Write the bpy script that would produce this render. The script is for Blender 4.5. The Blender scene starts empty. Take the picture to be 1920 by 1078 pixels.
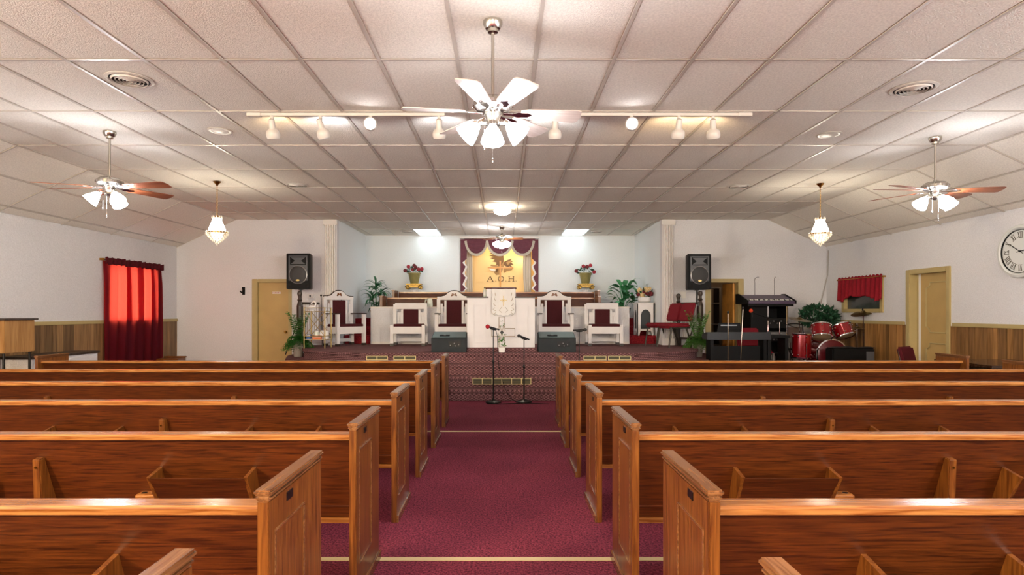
import bpy, bmesh, math, random
from mathutils import Matrix, Vector, Euler
random.seed(7)
C = bpy.context.scene.collection
PI = math.pi
SC = bpy.context.scene

# ------------------------------------------------------------------ camera, world, lamps, exposure
FOC, VPX, VPY, EYE = 1136.0, 944.0, 583.0, 1.43        # measured focal length (px), vanishing point, eye height
cam_d = bpy.data.cameras.new('camera'); cam = bpy.data.objects.new('camera', cam_d); C.objects.link(cam)
cam.location = (0, 0, EYE); cam.rotation_euler = (PI/2, 0, 0)
cam_d.sensor_width = 36; cam_d.lens = FOC/1920*36
cam_d.shift_x = (960-VPX)/1920; cam_d.shift_y = (VPY-539)/1920
cam_d.clip_start = .05
SC.camera = cam
SC.view_settings.view_transform = 'Standard'
try: SC.view_settings.look = 'None'
except Exception: pass
SC.view_settings.gamma = 1; SC.view_settings.use_curve_mapping = False
SC.view_settings.exposure = 0.40
w = bpy.data.worlds.new('daylight'); SC.world = w; w.use_nodes = True
w.node_tree.nodes['Background'].inputs[0].default_value = (.85, .93, 1, 1)
w.node_tree.nodes['Background'].inputs[1].default_value = 8.0

def lamp(kind, loc, power, col=(1, 1, 1), size=.1, rot=(0, 0, 0), angle=None, blend=.5):
    d = bpy.data.lights.new('lamp', kind); d.energy = power; d.color = col
    if kind == 'AREA': d.size = size
    else: d.shadow_soft_size = size
    if kind == 'SPOT': d.spot_size = angle; d.spot_blend = blend
    o = bpy.data.objects.new('lamp', d); C.objects.link(o); o.location = loc; o.rotation_euler = rot
    return o
# unseen bare lamps added to light the hall from behind the camera, at fan height
lamp('POINT', (-4.3, -1.6, 2.72), 850, (1, .78, .45), .15)
lamp('POINT', (0.0, -2.4, 2.72), 330, (1, .93, .85), .15)
lamp('POINT', (4.8, -1.6, 2.72), 470, (1, .88, .76), .15)
E_SHADE, E_CHAND, E_PANEL, E_HEAD, E_DOME = 58.0, 40.0, 3.0, 30.0, 45.0

# ------------------------------------------------------------------ helpers
def PX(px, Y): return (px-VPX)*Y/FOC
def PZ(py, Y): return EYE-(py-VPY)*Y/FOC

def lin(c):
    if isinstance(c, str):
        c = c.lstrip('#'); c = [int(c[i:i+2], 16)/255 for i in (0, 2, 4)]
    return tuple(x/12.92 if x <= .04045 else ((x+.055)/1.055)**2.4 for x in c) + (1,)

def new_mat(name):
    m = bpy.data.materials.new(name); m.use_nodes = True
    n = m.node_tree.nodes; return m, n, m.node_tree.links, n['Principled BSDF']

def mat(name, col, rough=.5, metal=0, var=0, scale=8, bump=0, bscale=60, emit=0, ecol=None, stretch=(1, 1, 1), spec=.5, rnd=0, coat=0):
    m, n, l, b = new_mat(name)
    b.inputs['Roughness'].default_value = rough; b.inputs['Metallic'].default_value = metal
    b.inputs['Specular IOR Level'].default_value = spec
    if coat: b.inputs['Coat Weight'].default_value = coat; b.inputs['Coat Roughness'].default_value = .12
    c = lin(col); b.inputs['Base Color'].default_value = c
    if var or bump or rnd:
        tc = n.new('ShaderNodeTexCoord'); mp = n.new('ShaderNodeMapping'); mp.inputs['Scale'].default_value = stretch
        l.new(tc.outputs['Object'], mp.inputs[0])
    src = None
    if var:
        nz = n.new('ShaderNodeTexNoise'); nz.inputs['Scale'].default_value = scale; nz.inputs['Detail'].default_value = 6
        l.new(mp.outputs[0], nz.inputs['Vector'])
        r = n.new('ShaderNodeValToRGB'); r.color_ramp.elements[0].position = .3; r.color_ramp.elements[1].position = .7
        r.color_ramp.elements[0].color = tuple(max(0, x*(1-var)) for x in c[:3])+(1,)
        r.color_ramp.elements[1].color = tuple(min(1, x*(1+var)) for x in c[:3])+(1,)
        l.new(nz.outputs[0], r.inputs[0]); src = r.outputs[0]
    if rnd:
        oi = n.new('ShaderNodeObjectInfo'); mr = n.new('ShaderNodeMapRange')
        mr.inputs['To Min'].default_value = 1-rnd; mr.inputs['To Max'].default_value = 1+rnd
        l.new(oi.outputs['Random'], mr.inputs[0])
        mx = n.new('ShaderNodeVectorMath'); mx.operation = 'SCALE'
        if src: l.new(src, mx.inputs[0])
        else: mx.inputs[0].default_value = c[:3]
        l.new(mr.outputs[0], mx.inputs['Scale']); src = mx.outputs[0]
    if src: l.new(src, b.inputs['Base Color'])
    if bump:
        nb = n.new('ShaderNodeTexNoise'); nb.inputs['Scale'].default_value = bscale; nb.inputs['Detail'].default_value = 3
        l.new(mp.outputs[0], nb.inputs['Vector'])
        bp = n.new('ShaderNodeBump'); bp.inputs['Strength'].default_value = bump; bp.inputs['Distance'].default_value = .01
        l.new(nb.outputs[0], bp.inputs['Height']); l.new(bp.outputs[0], b.inputs['Normal'])
    if emit:
        b.inputs['Emission Color'].default_value = lin(ecol or col); b.inputs['Emission Strength'].default_value = emit
    return m

def wood(name, dark, light, axis='X', rough=.33, rnd=.08, fine=1.0, spec=.5):
    m, n, l, b = new_mat(name)
    tc = n.new('ShaderNodeTexCoord'); mp = n.new('ShaderNodeMapping')
    s = {'X': (1.2, 22, 22), 'Y': (22, 1.2, 22), 'Z': (22, 22, 1.2)}[axis]
    mp.inputs['Scale'].default_value = s
    oi = n.new('ShaderNodeObjectInfo'); ad = n.new('ShaderNodeVectorMath'); ad.operation = 'ADD'
    sc = n.new('ShaderNodeVectorMath'); sc.operation = 'SCALE'; sc.inputs[0].default_value = (3, 7, 5)
    l.new(oi.outputs['Random'], sc.inputs['Scale']); l.new(tc.outputs['Object'], ad.inputs[0]); l.new(sc.outputs[0], ad.inputs[1])
    l.new(ad.outputs[0], mp.inputs[0])
    nz = n.new('ShaderNodeTexNoise'); nz.inputs['Scale'].default_value = 1.6*fine; nz.inputs['Detail'].default_value = 8; nz.inputs['Distortion'].default_value = .6
    l.new(mp.outputs[0], nz.inputs['Vector'])
    r = n.new('ShaderNodeValToRGB'); e = r.color_ramp.elements
    e[0].position = .33; e[0].color = lin(dark); e[1].position = .66; e[1].color = lin(light)
    l.new(nz.outputs[0], r.inputs[0])
    mr = n.new('ShaderNodeMapRange'); mr.inputs['To Min'].default_value = 1-rnd; mr.inputs['To Max'].default_value = 1+rnd
    l.new(oi.outputs['Random'], mr.inputs[0])
    mx = n.new('ShaderNodeVectorMath'); mx.operation = 'SCALE'; l.new(r.outputs[0], mx.inputs[0]); l.new(mr.outputs[0], mx.inputs['Scale'])
    l.new(mx.outputs[0], b.inputs['Base Color'])
    b.inputs['Roughness'].default_value = rough; b.inputs['Specular IOR Level'].default_value = spec
    bp = n.new('ShaderNodeBump'); bp.inputs['Strength'].default_value = .12; bp.inputs['Distance'].default_value = .003
    l.new(nz.outputs[0], bp.inputs['Height']); l.new(bp.outputs[0], b.inputs['Normal'])
    return m

def carpet(name, c1, c2, diamond=None, k=14):
    m, n, l, b = new_mat(name)
    b.inputs['Roughness'].default_value = .95; b.inputs['Specular IOR Level'].default_value = .15
    tc = n.new('ShaderNodeTexCoord')
    nz = n.new('ShaderNodeTexNoise'); nz.inputs['Scale'].default_value = 75; nz.inputs['Detail'].default_value = 4; nz.inputs['Roughness'].default_value = .8
    l.new(tc.outputs['Object'], nz.inputs['Vector'])
    nl = n.new('ShaderNodeTexNoise'); nl.inputs['Scale'].default_value = 1.3; nl.inputs['Detail'].default_value = 3
    l.new(tc.outputs['Object'], nl.inputs['Vector'])
    r = n.new('ShaderNodeValToRGB'); e = r.color_ramp.elements
    e[0].position = .40; e[0].color = lin(c1); e[1].position = .60; e[1].color = lin(c2)
    l.new(nz.outputs[0], r.inputs[0])
    mr = n.new('ShaderNodeMapRange'); mr.inputs['From Min'].default_value = .3; mr.inputs['From Max'].default_value = .7
    mr.inputs['To Min'].default_value = .86; mr.inputs['To Max'].default_value = 1.12
    l.new(nl.outputs[0], mr.inputs[0])
    mx = n.new('ShaderNodeVectorMath'); mx.operation = 'SCALE'; l.new(r.outputs[0], mx.inputs[0]); l.new(mr.outputs[0], mx.inputs['Scale'])
    out = mx.outputs[0]
    if diamond:
        sx = n.new('ShaderNodeSeparateXYZ'); l.new(tc.outputs['Object'], sx.inputs[0])
        def M(op, a, b_=None):
            q = n.new('ShaderNodeMath'); q.operation = op
            for i, v in enumerate((a, b_)):
                if v is None: continue
                if isinstance(v, (int, float)): q.inputs[i].default_value = v
                else: l.new(v, q.inputs[i])
            return q.outputs[0]
        u = M('MULTIPLY', sx.outputs[0], k); v = M('MULTIPLY', M('SUBTRACT', sx.outputs[2], sx.outputs[1]), k*1.7)
        a = M('ABSOLUTE', M('SUBTRACT', M('FRACT', M('ADD', u, v)), .5)); c = M('ABSOLUTE', M('SUBTRACT', M('FRACT', M('SUBTRACT', u, v)), .5))
        hit = M('LESS_THAN', M('MINIMUM', a, c), .11)
        mm = n.new('ShaderNodeMix'); mm.data_type = 'RGBA'; l.new(hit, mm.inputs[0]); l.new(out, mm.inputs[6]); mm.inputs[7].default_value = lin(diamond)
        out = mm.outputs[2]
    l.new(out, b.inputs['Base Color'])
    bp = n.new('ShaderNodeBump'); bp.inputs['Strength'].default_value = .5; bp.inputs['Distance'].default_value = .01
    l.new(nz.outputs[0], bp.inputs['Height']); l.new(bp.outputs[0], b.inputs['Normal'])
    return m

def cloth_lit(name, col, trans=.5):
    m, n, l, b = new_mat(name); b.inputs['Base Color'].default_value = lin(col); b.inputs['Roughness'].default_value = .85
    b.inputs['Specular IOR Level'].default_value = .2
    t = n.new('ShaderNodeBsdfTranslucent'); t.inputs[0].default_value = lin('#e2402a')
    mx = n.new('ShaderNodeMixShader'); mx.inputs[0].default_value = trans
    l.new(b.outputs[0], mx.inputs[1]); l.new(t.outputs[0], mx.inputs[2]); l.new(mx.outputs[0], n['Material Output'].inputs[0])
    return m

def pane_mat(name, tint=(.9, .95, 1), refl=.12):
    m, n, l, b = new_mat(name); n.remove(b)
    t = n.new('ShaderNodeBsdfTransparent'); t.inputs[0].default_value = tint+(1,)
    g = n.new('ShaderNodeBsdfGlossy'); g.inputs['Roughness'].default_value = .03
    mx = n.new('ShaderNodeMixShader'); mx.inputs[0].default_value = refl
    l.new(t.outputs[0], mx.inputs[1]); l.new(g.outputs[0], mx.inputs[2]); l.new(mx.outputs[0], n['Material Output'].inputs[0])
    return m

class MB:
    def __init__(s): s.v = []; s.f = []
    def add(s, vs, fs):
        o = len(s.v); s.v += [tuple(p) for p in vs]; s.f += [tuple(i+o for i in f) for f in fs]; return s
    def box(s, x0, x1, y0, y1, z0, z1, M=None):
        vs = [Vector(p) for p in ((x0,y0,z0),(x1,y0,z0),(x1,y1,z0),(x0,y1,z0),(x0,y0,z1),(x1,y0,z1),(x1,y1,z1),(x0,y1,z1))]
        if M: vs = [M @ p for p in vs]
        return s.add(vs, [(0,3,2,1),(4,5,6,7),(0,1,5,4),(1,2,6,5),(2,3,7,6),(3,0,4,7)])
    def prism(s, poly, lo, hi, axis='y', M=None):
        def pt(a, b, c):
            p = {'x': (c, a, b), 'y': (a, c, b), 'z': (a, b, c)}[axis]; p = Vector(p); return M @ p if M else p
        n = len(poly); vs = [pt(a, b, lo) for a, b in poly]+[pt(a, b, hi) for a, b in poly]
        return s.add(vs, [tuple(range(n)), tuple(range(2*n-1, n-1, -1))]+[(i, (i+1) % n, n+(i+1) % n, n+i) for i in range(n)])
    def lathe(s, prof, n=16, c=(0, 0, 0), M=None, cap=True):
        vs = []; c = Vector(c)
        for r, z in prof:
            for i in range(n):
                a = 2*PI*i/n; p = Vector((r*math.cos(a), r*math.sin(a), z)); p = (M @ p if M else p)+c; vs.append(p)
        m = len(prof); fs = [(j*n+i, j*n+(i+1) % n, (j+1)*n+(i+1) % n, (j+1)*n+i) for j in range(m-1) for i in range(n)]
        if cap: fs += [tuple(range(n-1, -1, -1)), tuple(range((m-1)*n, m*n))]
        return s.add(vs, fs)
    def tube(s, pts, r, n=8, cap=True):
        pts = [Vector(p) for p in pts]; k = len(pts); rs = r if isinstance(r, (list, tuple)) else [r]*k
        vs = []; up = None
        for i, p in enumerate(pts):
            d = (pts[min(i+1, k-1)]-pts[max(i-1, 0)]).normalized()
            if up is None: up = Vector((0, 0, 1)) if abs(d.z) < .9 else Vector((1, 0, 0))
            a = d.cross(up)
            if a.length < 1e-4: a = d.cross(Vector((.3, 1, .2)))
            a.normalize(); b = a.cross(d).normalized(); up = b
            for j in range(n):
                t = 2*PI*j/n; vs.append(p+(a*math.cos(t)+b*math.sin(t))*rs[i])
        fs = [(i*n+j, i*n+(j+1) % n, (i+1)*n+(j+1) % n, (i+1)*n+j) for i in range(k-1) for j in range(n)]
        if cap: fs += [tuple(range(n)), tuple(range(k*n-1, (k-1)*n-1, -1))]
        return s.add(vs, fs)
    def ball(s, c, r, n=10, m=6, sc=(1, 1, 1)):
        prof = [(max(.001, math.sin(PI*i/m))*r, -math.cos(PI*i/m)*r) for i in range(m+1)]
        return s.lathe(prof, n, c, Matrix.Diagonal((sc[0], sc[1], sc[2])).to_4x4(), cap=False)
    def grid(s, fn, nu, nv):
        vs = [fn(i/nu, j/nv) for j in range(nv+1) for i in range(nu+1)]
        return s.add(vs, [(j*(nu+1)+i, j*(nu+1)+i+1, (j+1)*(nu+1)+i+1, (j+1)*(nu+1)+i) for j in range(nv) for i in range(nu)])
    def mesh(s, name, m, smooth=False, bevel=0, seg=2, normals=True):
        me = bpy.data.meshes.new(name); me.from_pydata([tuple(p) for p in s.v], [], s.f)
        bm = bmesh.new(); bm.from_mesh(me)
        if normals: bmesh.ops.recalc_face_normals(bm, faces=bm.faces)
        if bevel:
            ed = [e for e in bm.edges if len(e.link_faces) == 2 and e.calc_face_angle(0) > .5]
            bmesh.ops.bevel(bm, geom=ed, offset=bevel, segments=seg, affect='EDGES', clamp_overlap=True)
        if smooth or bevel:
            for f in bm.faces: f.smooth = True
        bm.to_mesh(me); bm.free()
        if smooth or bevel: me.set_sharp_from_angle(angle=math.radians(42))
        me.materials.append(m); return me
    def build(s, name, m, parent=None, smooth=False, bevel=0, seg=2, loc=(0, 0, 0), rot=(0, 0, 0), normals=True):
        return place(name, s.mesh(name, m, smooth, bevel, seg, normals), parent, loc, rot)

def place(name, me, parent=None, loc=(0, 0, 0), rot=(0, 0, 0)):
    o = bpy.data.objects.new(name, me); C.objects.link(o); o.location = loc; o.rotation_euler = rot
    if parent: o.parent = parent
    return o
def tag(o, label=None, cat=None, group=None, kind=None):
    if label: o['label'] = label
    if cat: o['category'] = cat
    if group: o['group'] = group
    if kind: o['kind'] = kind
    return o
def thing(name, label, cat, loc=(0, 0, 0), rz=0, group=None):
    o = bpy.data.objects.new(name, None); C.objects.link(o); o.empty_display_size = .1
    o.location = loc; o.rotation_euler = (0, 0, rz); return tag(o, label, cat, group)
def dup(root, loc, rz=None, label=None, group=None):
    def cp(o, par):
        c = o.copy(); C.objects.link(c)
        if par: c.parent = par
        for ch in list(o.children): cp(ch, c)
        return c
    r = cp(root, None); r.location = loc
    if rz is not None: r.rotation_euler = (0, 0, rz)
    if label: r['label'] = label
    if group: r['group'] = group
    return r
def struct(o): o['kind'] = 'structure'; return o
def aim(d):                       # matrix turning +Z to direction d
    return Vector(d).to_track_quat('Z', 'Y').to_matrix().to_4x4()

# ------------------------------------------------------------------ materials
WALL = mat('wall_paint', '#dcdbdc', .8, var=.06, scale=55, bump=.8, bscale=60, spec=.25)
WALLW = mat('alcove_paint', '#e6eaea', .8, var=.02, scale=40, bump=.35, bscale=70, spec=.25)
WHITE = mat('white_gloss_paint', '#e6e3e1', .45, var=.03, scale=6)
TRIMW = mat('white_trim', '#e2ddd6', .55)
TILE = mat('ceiling_tile', '#efe9dd', .9, var=.10, scale=55, bump=.7, bscale=95, spec=.15, rnd=.03)
BAR = mat('grid_bar', '#c9bfb2', .35, spec=.6)
CARPET = carpet('burgundy_carpet', '#431424', '#933f52')
STAGE = carpet('platform_carpet', '#664247', '#a67b7b', '#452b2a', 14)
STAGER = carpet('riser_carpet', '#5c1820', '#8a2a30')
REDTIER = carpet('choir_carpet', '#5a0f18', '#a02a30')
PEWB = wood('oak_back', '#351505', '#5f2e0e', 'X', .36, fine=3.2)
PEWR = wood('oak_rail', '#7b441b', '#b37a42', 'X', .2, fine=2.2)
PEWE = wood('oak_end', '#54290d', '#84501f', 'Z', .28, fine=2.2)
PEWC = wood('oak_cap', '#613a20', '#8a5f3a', 'Y', .16, fine=2.0)
PANELING = wood('wall_paneling', '#6f5130', '#97744a', 'Z', .5, .42)
PANELR = wood('wall_paneling_amber', '#755022', '#a37643', 'Z', .5, .42)
GOLDTRIM = mat('ochre_trim_paint', '#b3a06c', .5, var=.04)
GOLDDOOR = mat('ochre_door_paint', '#bd9f63', .5, var=.05, scale=4)
DARKWOOD = wood('dark_wood', '#2a211b', '#463a30', 'Z', .4)
LECT = wood('lectern_wood', '#9a6c38', '#b98c55', 'Z', .45)
BLACK = mat('black_plastic', '#0b0b0b', .55, spec=.2)
BLACKM = mat('black_metal', '#101010', .35, .3)
GREYP = mat('grey_plastic', '#4c4d50', .45)
GRILLE = mat('speaker_grille', '#343434', .5, bump=.4, bscale=300)
MON = mat('monitor_carpeting', '#252b2d', .7, var=.1, bump=.4, bscale=250)
MONTOP = mat('monitor_grille', '#5b6e70', .5, var=.1, scale=60)
MAROON = mat('maroon_fabric', '#7a1c26', .85, var=.22, scale=120, bump=.3, bscale=200, spec=.2)
MAROOND = mat('dark_maroon_fabric', '#4e1018', .85, var=.2, scale=120, bump=.3, bscale=200, spec=.2)
CUSHION = mat('burgundy_cushion', '#46151a', .8, var=.15, scale=90, spec=.25)
CURTAIN = cloth_lit('red_curtain', '#5f1a2a', .55)
VALANCE = mat('red_valance', '#8c1a26', .85, var=.12, scale=20, spec=.2)
SWAG = mat('mauve_swag', '#6b3d47', .8, var=.08, scale=15, spec=.25)
BEIGE = mat('beige_cloth', '#bcb4a4', .8, spec=.2)
SHEER = mat('cream_sheer', '#c9bfae', .8, spec=.2)
NICHE = mat('cream_niche', '#f2d49a', .8, spec=.2)
NICKEL = mat('brushed_nickel', '#b9b4aa', .22, 1)
CHROME = mat('chrome', '#d5d5d8', .08, 1)
BRASS = mat('brass', '#b8873a', .2, 1)
BRASSV = mat('brass_register', '#b0995f', .35, .7)
REGF = mat('pale_brass_frame', '#d2c48c', .4, .25)
REGL = mat('dark_louvre', '#6a6238', .45, .4)  # darker olive than the register frame
WIRE = mat('aged_wire', '#a3937a', .5, .3)
BLADEP = wood('lamplit_blade', '#c3b2a6', '#d8cabf', 'X', .3)  # wood paled: the glow of the lit shades is put into the blade colour
BRASSD = mat('dark_register_slots', '#3d3a26', .5)
BLADEW = wood('walnut_blade', '#6d3a22', '#8d5133', 'X', .35)
SHADE = mat('lit_glass_shade', '#fdfdfb', .4, emit=E_SHADE, ecol='#f8f8ff')
CHAND = mat('lit_crystal', '#fffdf6', .3, emit=E_CHAND, ecol='#fff4e0')
CRYSTAL = mat('crystal_bead', '#efe8d4', .06, .35, spec=1, emit=.25, ecol='#ffeccb')
PANELON = mat('lit_diffuser', '#ffffff', .5, emit=E_PANEL, ecol='#e2f8ff')
HEADON = mat('lit_bulb', '#ffffff', .4, emit=E_HEAD, ecol='#fbf7ff')
DOMEON = mat('lit_dome', '#fffaf0', .4, emit=E_DOME, ecol='#fff0d8')
HEADW = mat('white_enamel', '#cfc8be', .35)
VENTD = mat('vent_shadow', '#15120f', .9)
LEAF1 = mat('leaf_green', '#2f6a45', .4, var=.3, scale=9, rnd=.25)
LEAF2 = mat('broad_leaf', '#3f8a55', .35, var=.4, scale=14, rnd=.3)
LEAF3 = mat('fern_green', '#3c7a2c', .5, var=.4, scale=30)
LEAF4 = mat('dark_leaf', '#1f4a2f', .5, var=.4, scale=30)
POT = mat('tin_pot', '#a9a195', .45, .25)
DPOT = mat('dark_pot', '#23282a', .5)
GOLDPOT = mat('olive_gold_pot', '#8f8650', .4, .2, var=.15, scale=12)
GILT = mat('gilt_plaster', '#94783a', .35, .7, var=.45, scale=22)
SOIL = mat('soil', '#2a1c12', .9)
ROSE = mat('rose_petal', '#9c2030', .6, var=.3, scale=40)
CREAM = mat('cream_petal', '#dcc08a', .6, var=.2, scale=40)
DKRED = mat('burgundy_petal', '#641018', .6, var=.3, scale=40)
DRUM = mat('red_drum_shell', '#8e0c16', .12, .45, coat=.8, var=.1, scale=60)
SKIN = mat('drum_head', '#a08a68', .5)
CYMBAL = mat('bronze_cymbal', '#7d6a45', .3, .9)
SILVER = mat('silver_panel', '#8c8c8c', .3, .7)
PANE = pane_mat('window_pane')
DARKPANE = mat('dark_window_pane', '#3a403e', .08, spec=.8)
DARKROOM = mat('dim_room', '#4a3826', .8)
PAPER = mat('white_paper', '#e8e6e0', .6)
RED = mat('red_print', '#a02018', .6)
INK = mat('brown_print', '#6b5136', .7)
INK2 = mat('tan_print', '#a58558', .7)
TAPE = mat('yellow_tape', '#c9b98a', .5)
PINE = mat('pale_pine', '#d99a4a', .45, var=.1)
GLASSJ = mat('pale_plastic', '#dfe6d6', .25, spec=.6)
ORANGE = mat('orange_foam', '#d8431c', .8)
REDFOAM = mat('red_foam', '#a81a2a', .9)
BLUE = mat('blue_box', '#3b5f96', .5)
AMBER = mat('amber_box', '#c8641c', .5)

# ------------------------------------------------------------------ the room
ZC = EYE+1.957                     # ceiling height
XL, XR, YF, YB = -7.01, 6.93, 13.0, 15.7
AL, AR = -3.57, 3.40               # alcove side faces
struct(MB().box(XL-.15, XR+.15, -5.1, 16.4, -.12, 0).build('floor', CARPET))

def holed(axis, c0, c1, a0, a1, z0, z1, holes=()):
    m = MB(); cuts = sorted({a0, a1} | {h[0] for h in holes} | {h[1] for h in holes})
    for p, q in zip(cuts, cuts[1:]):
        zs = [(z0, z1)]
        for h in holes:
            if h[0] <= p and q <= h[1]: zs = [(z0, h[2]), (h[3], z1)]
        for s, t in zs:
            if t-s < 1e-4: continue
            if axis == 'x': m.box(c0, c1, p, q, s, t)
            else: m.box(p, q, c0, c1, s, t)
    return m
REAR = [(-4.6, -2.9, .9, 2.35), (-2.3, -.6, .9, 2.35), (.0, 1.7, .9, 2.35), (2.4, 4.1, .9, 2.35)]  # unseen wall openings, added to let more daylight onto the ceiling
wl = struct(holed('x', XL-.15, XL, -5, 13.15, 0, 3.6, REAR+[(10.72, 12.14, 1.157, 2.27)]).build('wall_left', WALL))
wr = struct(holed('x', XR, XR+.15, -5, 13.15, 0, 3.6, REAR+[(9.45, 10.33, 0, 2.07), (11.12, 12.3, 1.46, 2.02)]).build('wall_right', WALL))
wf = struct(holed('y', YF, YF+.15, XL, AL, 0, 3.6, [(-5.29, -4.59, 0, 2.06)]).build('wall_front', WALL))
wg = struct(holed('y', YF, YF+.15, AR, XR, 0, 3.6, [(4.44, 5.04, 0, 2.06)]).build('wall_front', WALL))
struct(MB().box(AL-.15, AL, YF+.15, YB, 0, 3.6).build('wall_alcove_left', WALLW))
struct(MB().box(AR, AR+.15, YF+.15, YB, 0, 3.6).build('wall_alcove_right', WALLW))
struct(holed('y', YB, YB+.15, AL-.15, AR+.15, 0, 3.6, [(-1.0, .82, 1.82, 3.29)]).build('wall_alcove_back', WALLW))
struct(MB().box(XL, XR, -5.15, -5, 0, 3.6).build('wall_back', WALL))
n = MB(); n.box(-1.1, .92, 16.05, 16.1, 1.7, 3.4); n.box(-1.06, -1.0, 15.85, 16.05, 1.76, 3.35); n.box(.82, .88, 15.85, 16.05, 1.76, 3.35)
n.box(-1.0, .82, 15.7, 16.05, 1.76, 1.82); n.box(-1.06, .88, 15.85, 16.05, 3.29, 3.35)
struct(n.build('wall_niche', NICHE))
# ceiling: backing, tiles, grid bars
ceil = struct(MB().box(-5.80, 5.74, -5, YB+.1, ZC+.035, ZC+.1).build('ceiling', TILE))
cache = {}
def tile_me(wd, dp):
    k = (round(wd, 3), round(dp, 3))
    if k not in cache:
        a, b = wd/2-.006, dp/2-.006
        m = MB(); s = .016
        vs = [(-a, -b, .022), (a, -b, .022), (a, b, .022), (-a, b, .022), (-a, -b, .010), (a, -b, .010), (a, b, .010), (-a, b, .010),
              (-a+s, -b+s, .002), (a-s, -b+s, .002), (a-s, b-s, .002), (-a+s, b-s, .002)]
        fs = [(0, 1, 2, 3), (11, 10, 9, 8)]
        for lo in (0, 4):
            for i in range(4): j = (i+1) % 4; fs.append((lo+i, lo+4+i, lo+4+j, lo+j))
        m.add(vs, fs); cache[k] = m.mesh('ceiling_tile', TILE)
    return cache[k]
rows = [YB-1.22*k for k in range(0, 13)]
cols = [-5.74]+[.25+.61*j for j in range(-9, 9)]+[5.68]
acols = [AL]+[.25+.61*j for j in range(-6, 6)]+[AR]
for k in range(11):
    y1, y0 = rows[k], rows[k+1]
    cc = acols if k < 2 else cols
    for a, b in zip(cc, cc[1:]):
        if k == 0 and (abs(a+2.19) < .02 or abs(a-1.47) < .02): continue      # the two lamp panels
        yy = y1
        if k == 2 and (b < AL+.05 or a > AR-.05): yy = YF
        o = place('ceiling_tile', tile_me(b-a, yy-y0), ceil, ((a+b)/2, (yy+y0)/2, ZC), (random.uniform(-.0015, .0015), random.uniform(-.003, .003), 0))
for x in cols:
    yb = YB if AL < x < AR else YF
    MB().box(x-.013, x+.013, 1.06, yb, ZC-.004, ZC+.004).build('grid_bar', BAR, ceil)
for k, y in enumerate(rows):
    a, b = (AL, AR) if k < 2 else (-5.74, 5.68)
    MB().box(a, b, y-.011, y+.011, ZC-.003, ZC+.0035).build('grid_bar', BAR, ceil)
def slope(name, x0, x1, z1, sg):
    L = math.hypot(x1-x0, z1-ZC); u = Vector((x1-x0, 0, z1-ZC))/L; nrm = Vector((-u.z, 0, u.x)) if u.x > 0 else Vector((u.z, 0, -u.x))
    yv = nrm.cross(u); R = Matrix((u, yv, nrm)).transposed()
    root = struct(MB().box(-.05, L+.1, min(-5*yv.y, 13*yv.y), max(-5*yv.y, 13*yv.y), .035, .09).build(name, TILE))
    root.location = (x0, 0, ZC); root.rotation_euler = R.to_euler()
    us = [0, .61, 1.22, L]
    for k in range(2, 11):
        y1 = min(rows[k], YF); y0 = rows[k+1]
        for a, b in zip(us, us[1:]):
            place('ceiling_tile', tile_me(b-a, y1-y0), root, ((a+b)/2, yv.y*(y0+y1)/2, 0))
        MB().box(0, L, yv.y*y1-.011, yv.y*y1+.011, -.004, .004).build('grid_bar', BAR, root)
    for a in us[:3]:
        MB().box(a-.012, a+.012, min(yv.y*1.06, yv.y*13), max(yv.y*1.06, yv.y*13), -.004, .004).build('grid_bar', BAR, root)
slope('ceiling_left', -5.74, XL, 2.795, -1)
slope('ceiling_right', 5.68, XR, 2.80, 1)
# fluted pilasters beside the alcove
for i, (a, b) in enumerate(((-3.83, AL), (AR, 3.65))):
    m = MB(); wd = b-a; k = 6
    poly = [(a, 13.0)]
    for j in range(k):
        s = a+.02+(wd-.04)*j/k; e = a+.02+(wd-.04)*(j+1)/k; mid = (s+e)/2; h = (e-s)/2
        poly += [(s+.003, 12.94), (mid-h*.5, 12.925), (mid+h*.5, 12.925), (e-.003, 12.94), (e, 12.955)]
    poly += [(b, 13.0)]
    m.prism(poly, 0.7, ZC-.12, 'z')
    t = struct(m.build('trim_%d' % (i+1), TRIMW))
    MB().box(a-.02, b+.02, 12.91, 13, ZC-.12, ZC-.005).build('capital', TRIMW, t, bevel=.012)
    MB().box(a-.01, b+.01, 12.92, 13, .7, .84).build('plinth_block', TRIMW, t, bevel=.008)
# plank wainscots with a painted rail
def wainscot(wall, x, sg, y0, y1, m, rail_z, skip=()):
    y = y0
    while y < y1-.02:
        wd = random.choice((.075, .1, .1, .13, .16)); e = min(y+wd, y1)
        if not any(s[0] < (y+e)/2 < s[1] for s in skip):
            a, b = sorted((x, x+sg*random.uniform(.010, .014)))
            MB().box(a, b, y+.002, e-.002, 0, rail_z-.03).build('plank', m, wall)
        y = e
    cur = y0
    for s in list(skip)+[(y1, y1)]:
        a, b = sorted((x, x+sg*.03))
        MB().box(a, b, cur, s[0], rail_z-.035, rail_z+.022).build('chair_rail', GOLDTRIM, wall, bevel=.006)
        cur = s[1]
wainscot(wl, XL, 1, 6.4, YF-.01, PANELING, 1.245)
wainscot(wr, XR, -1, 6.4, YF-.01, PANELR, 1.225, [(9.33, 10.45)])
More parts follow.
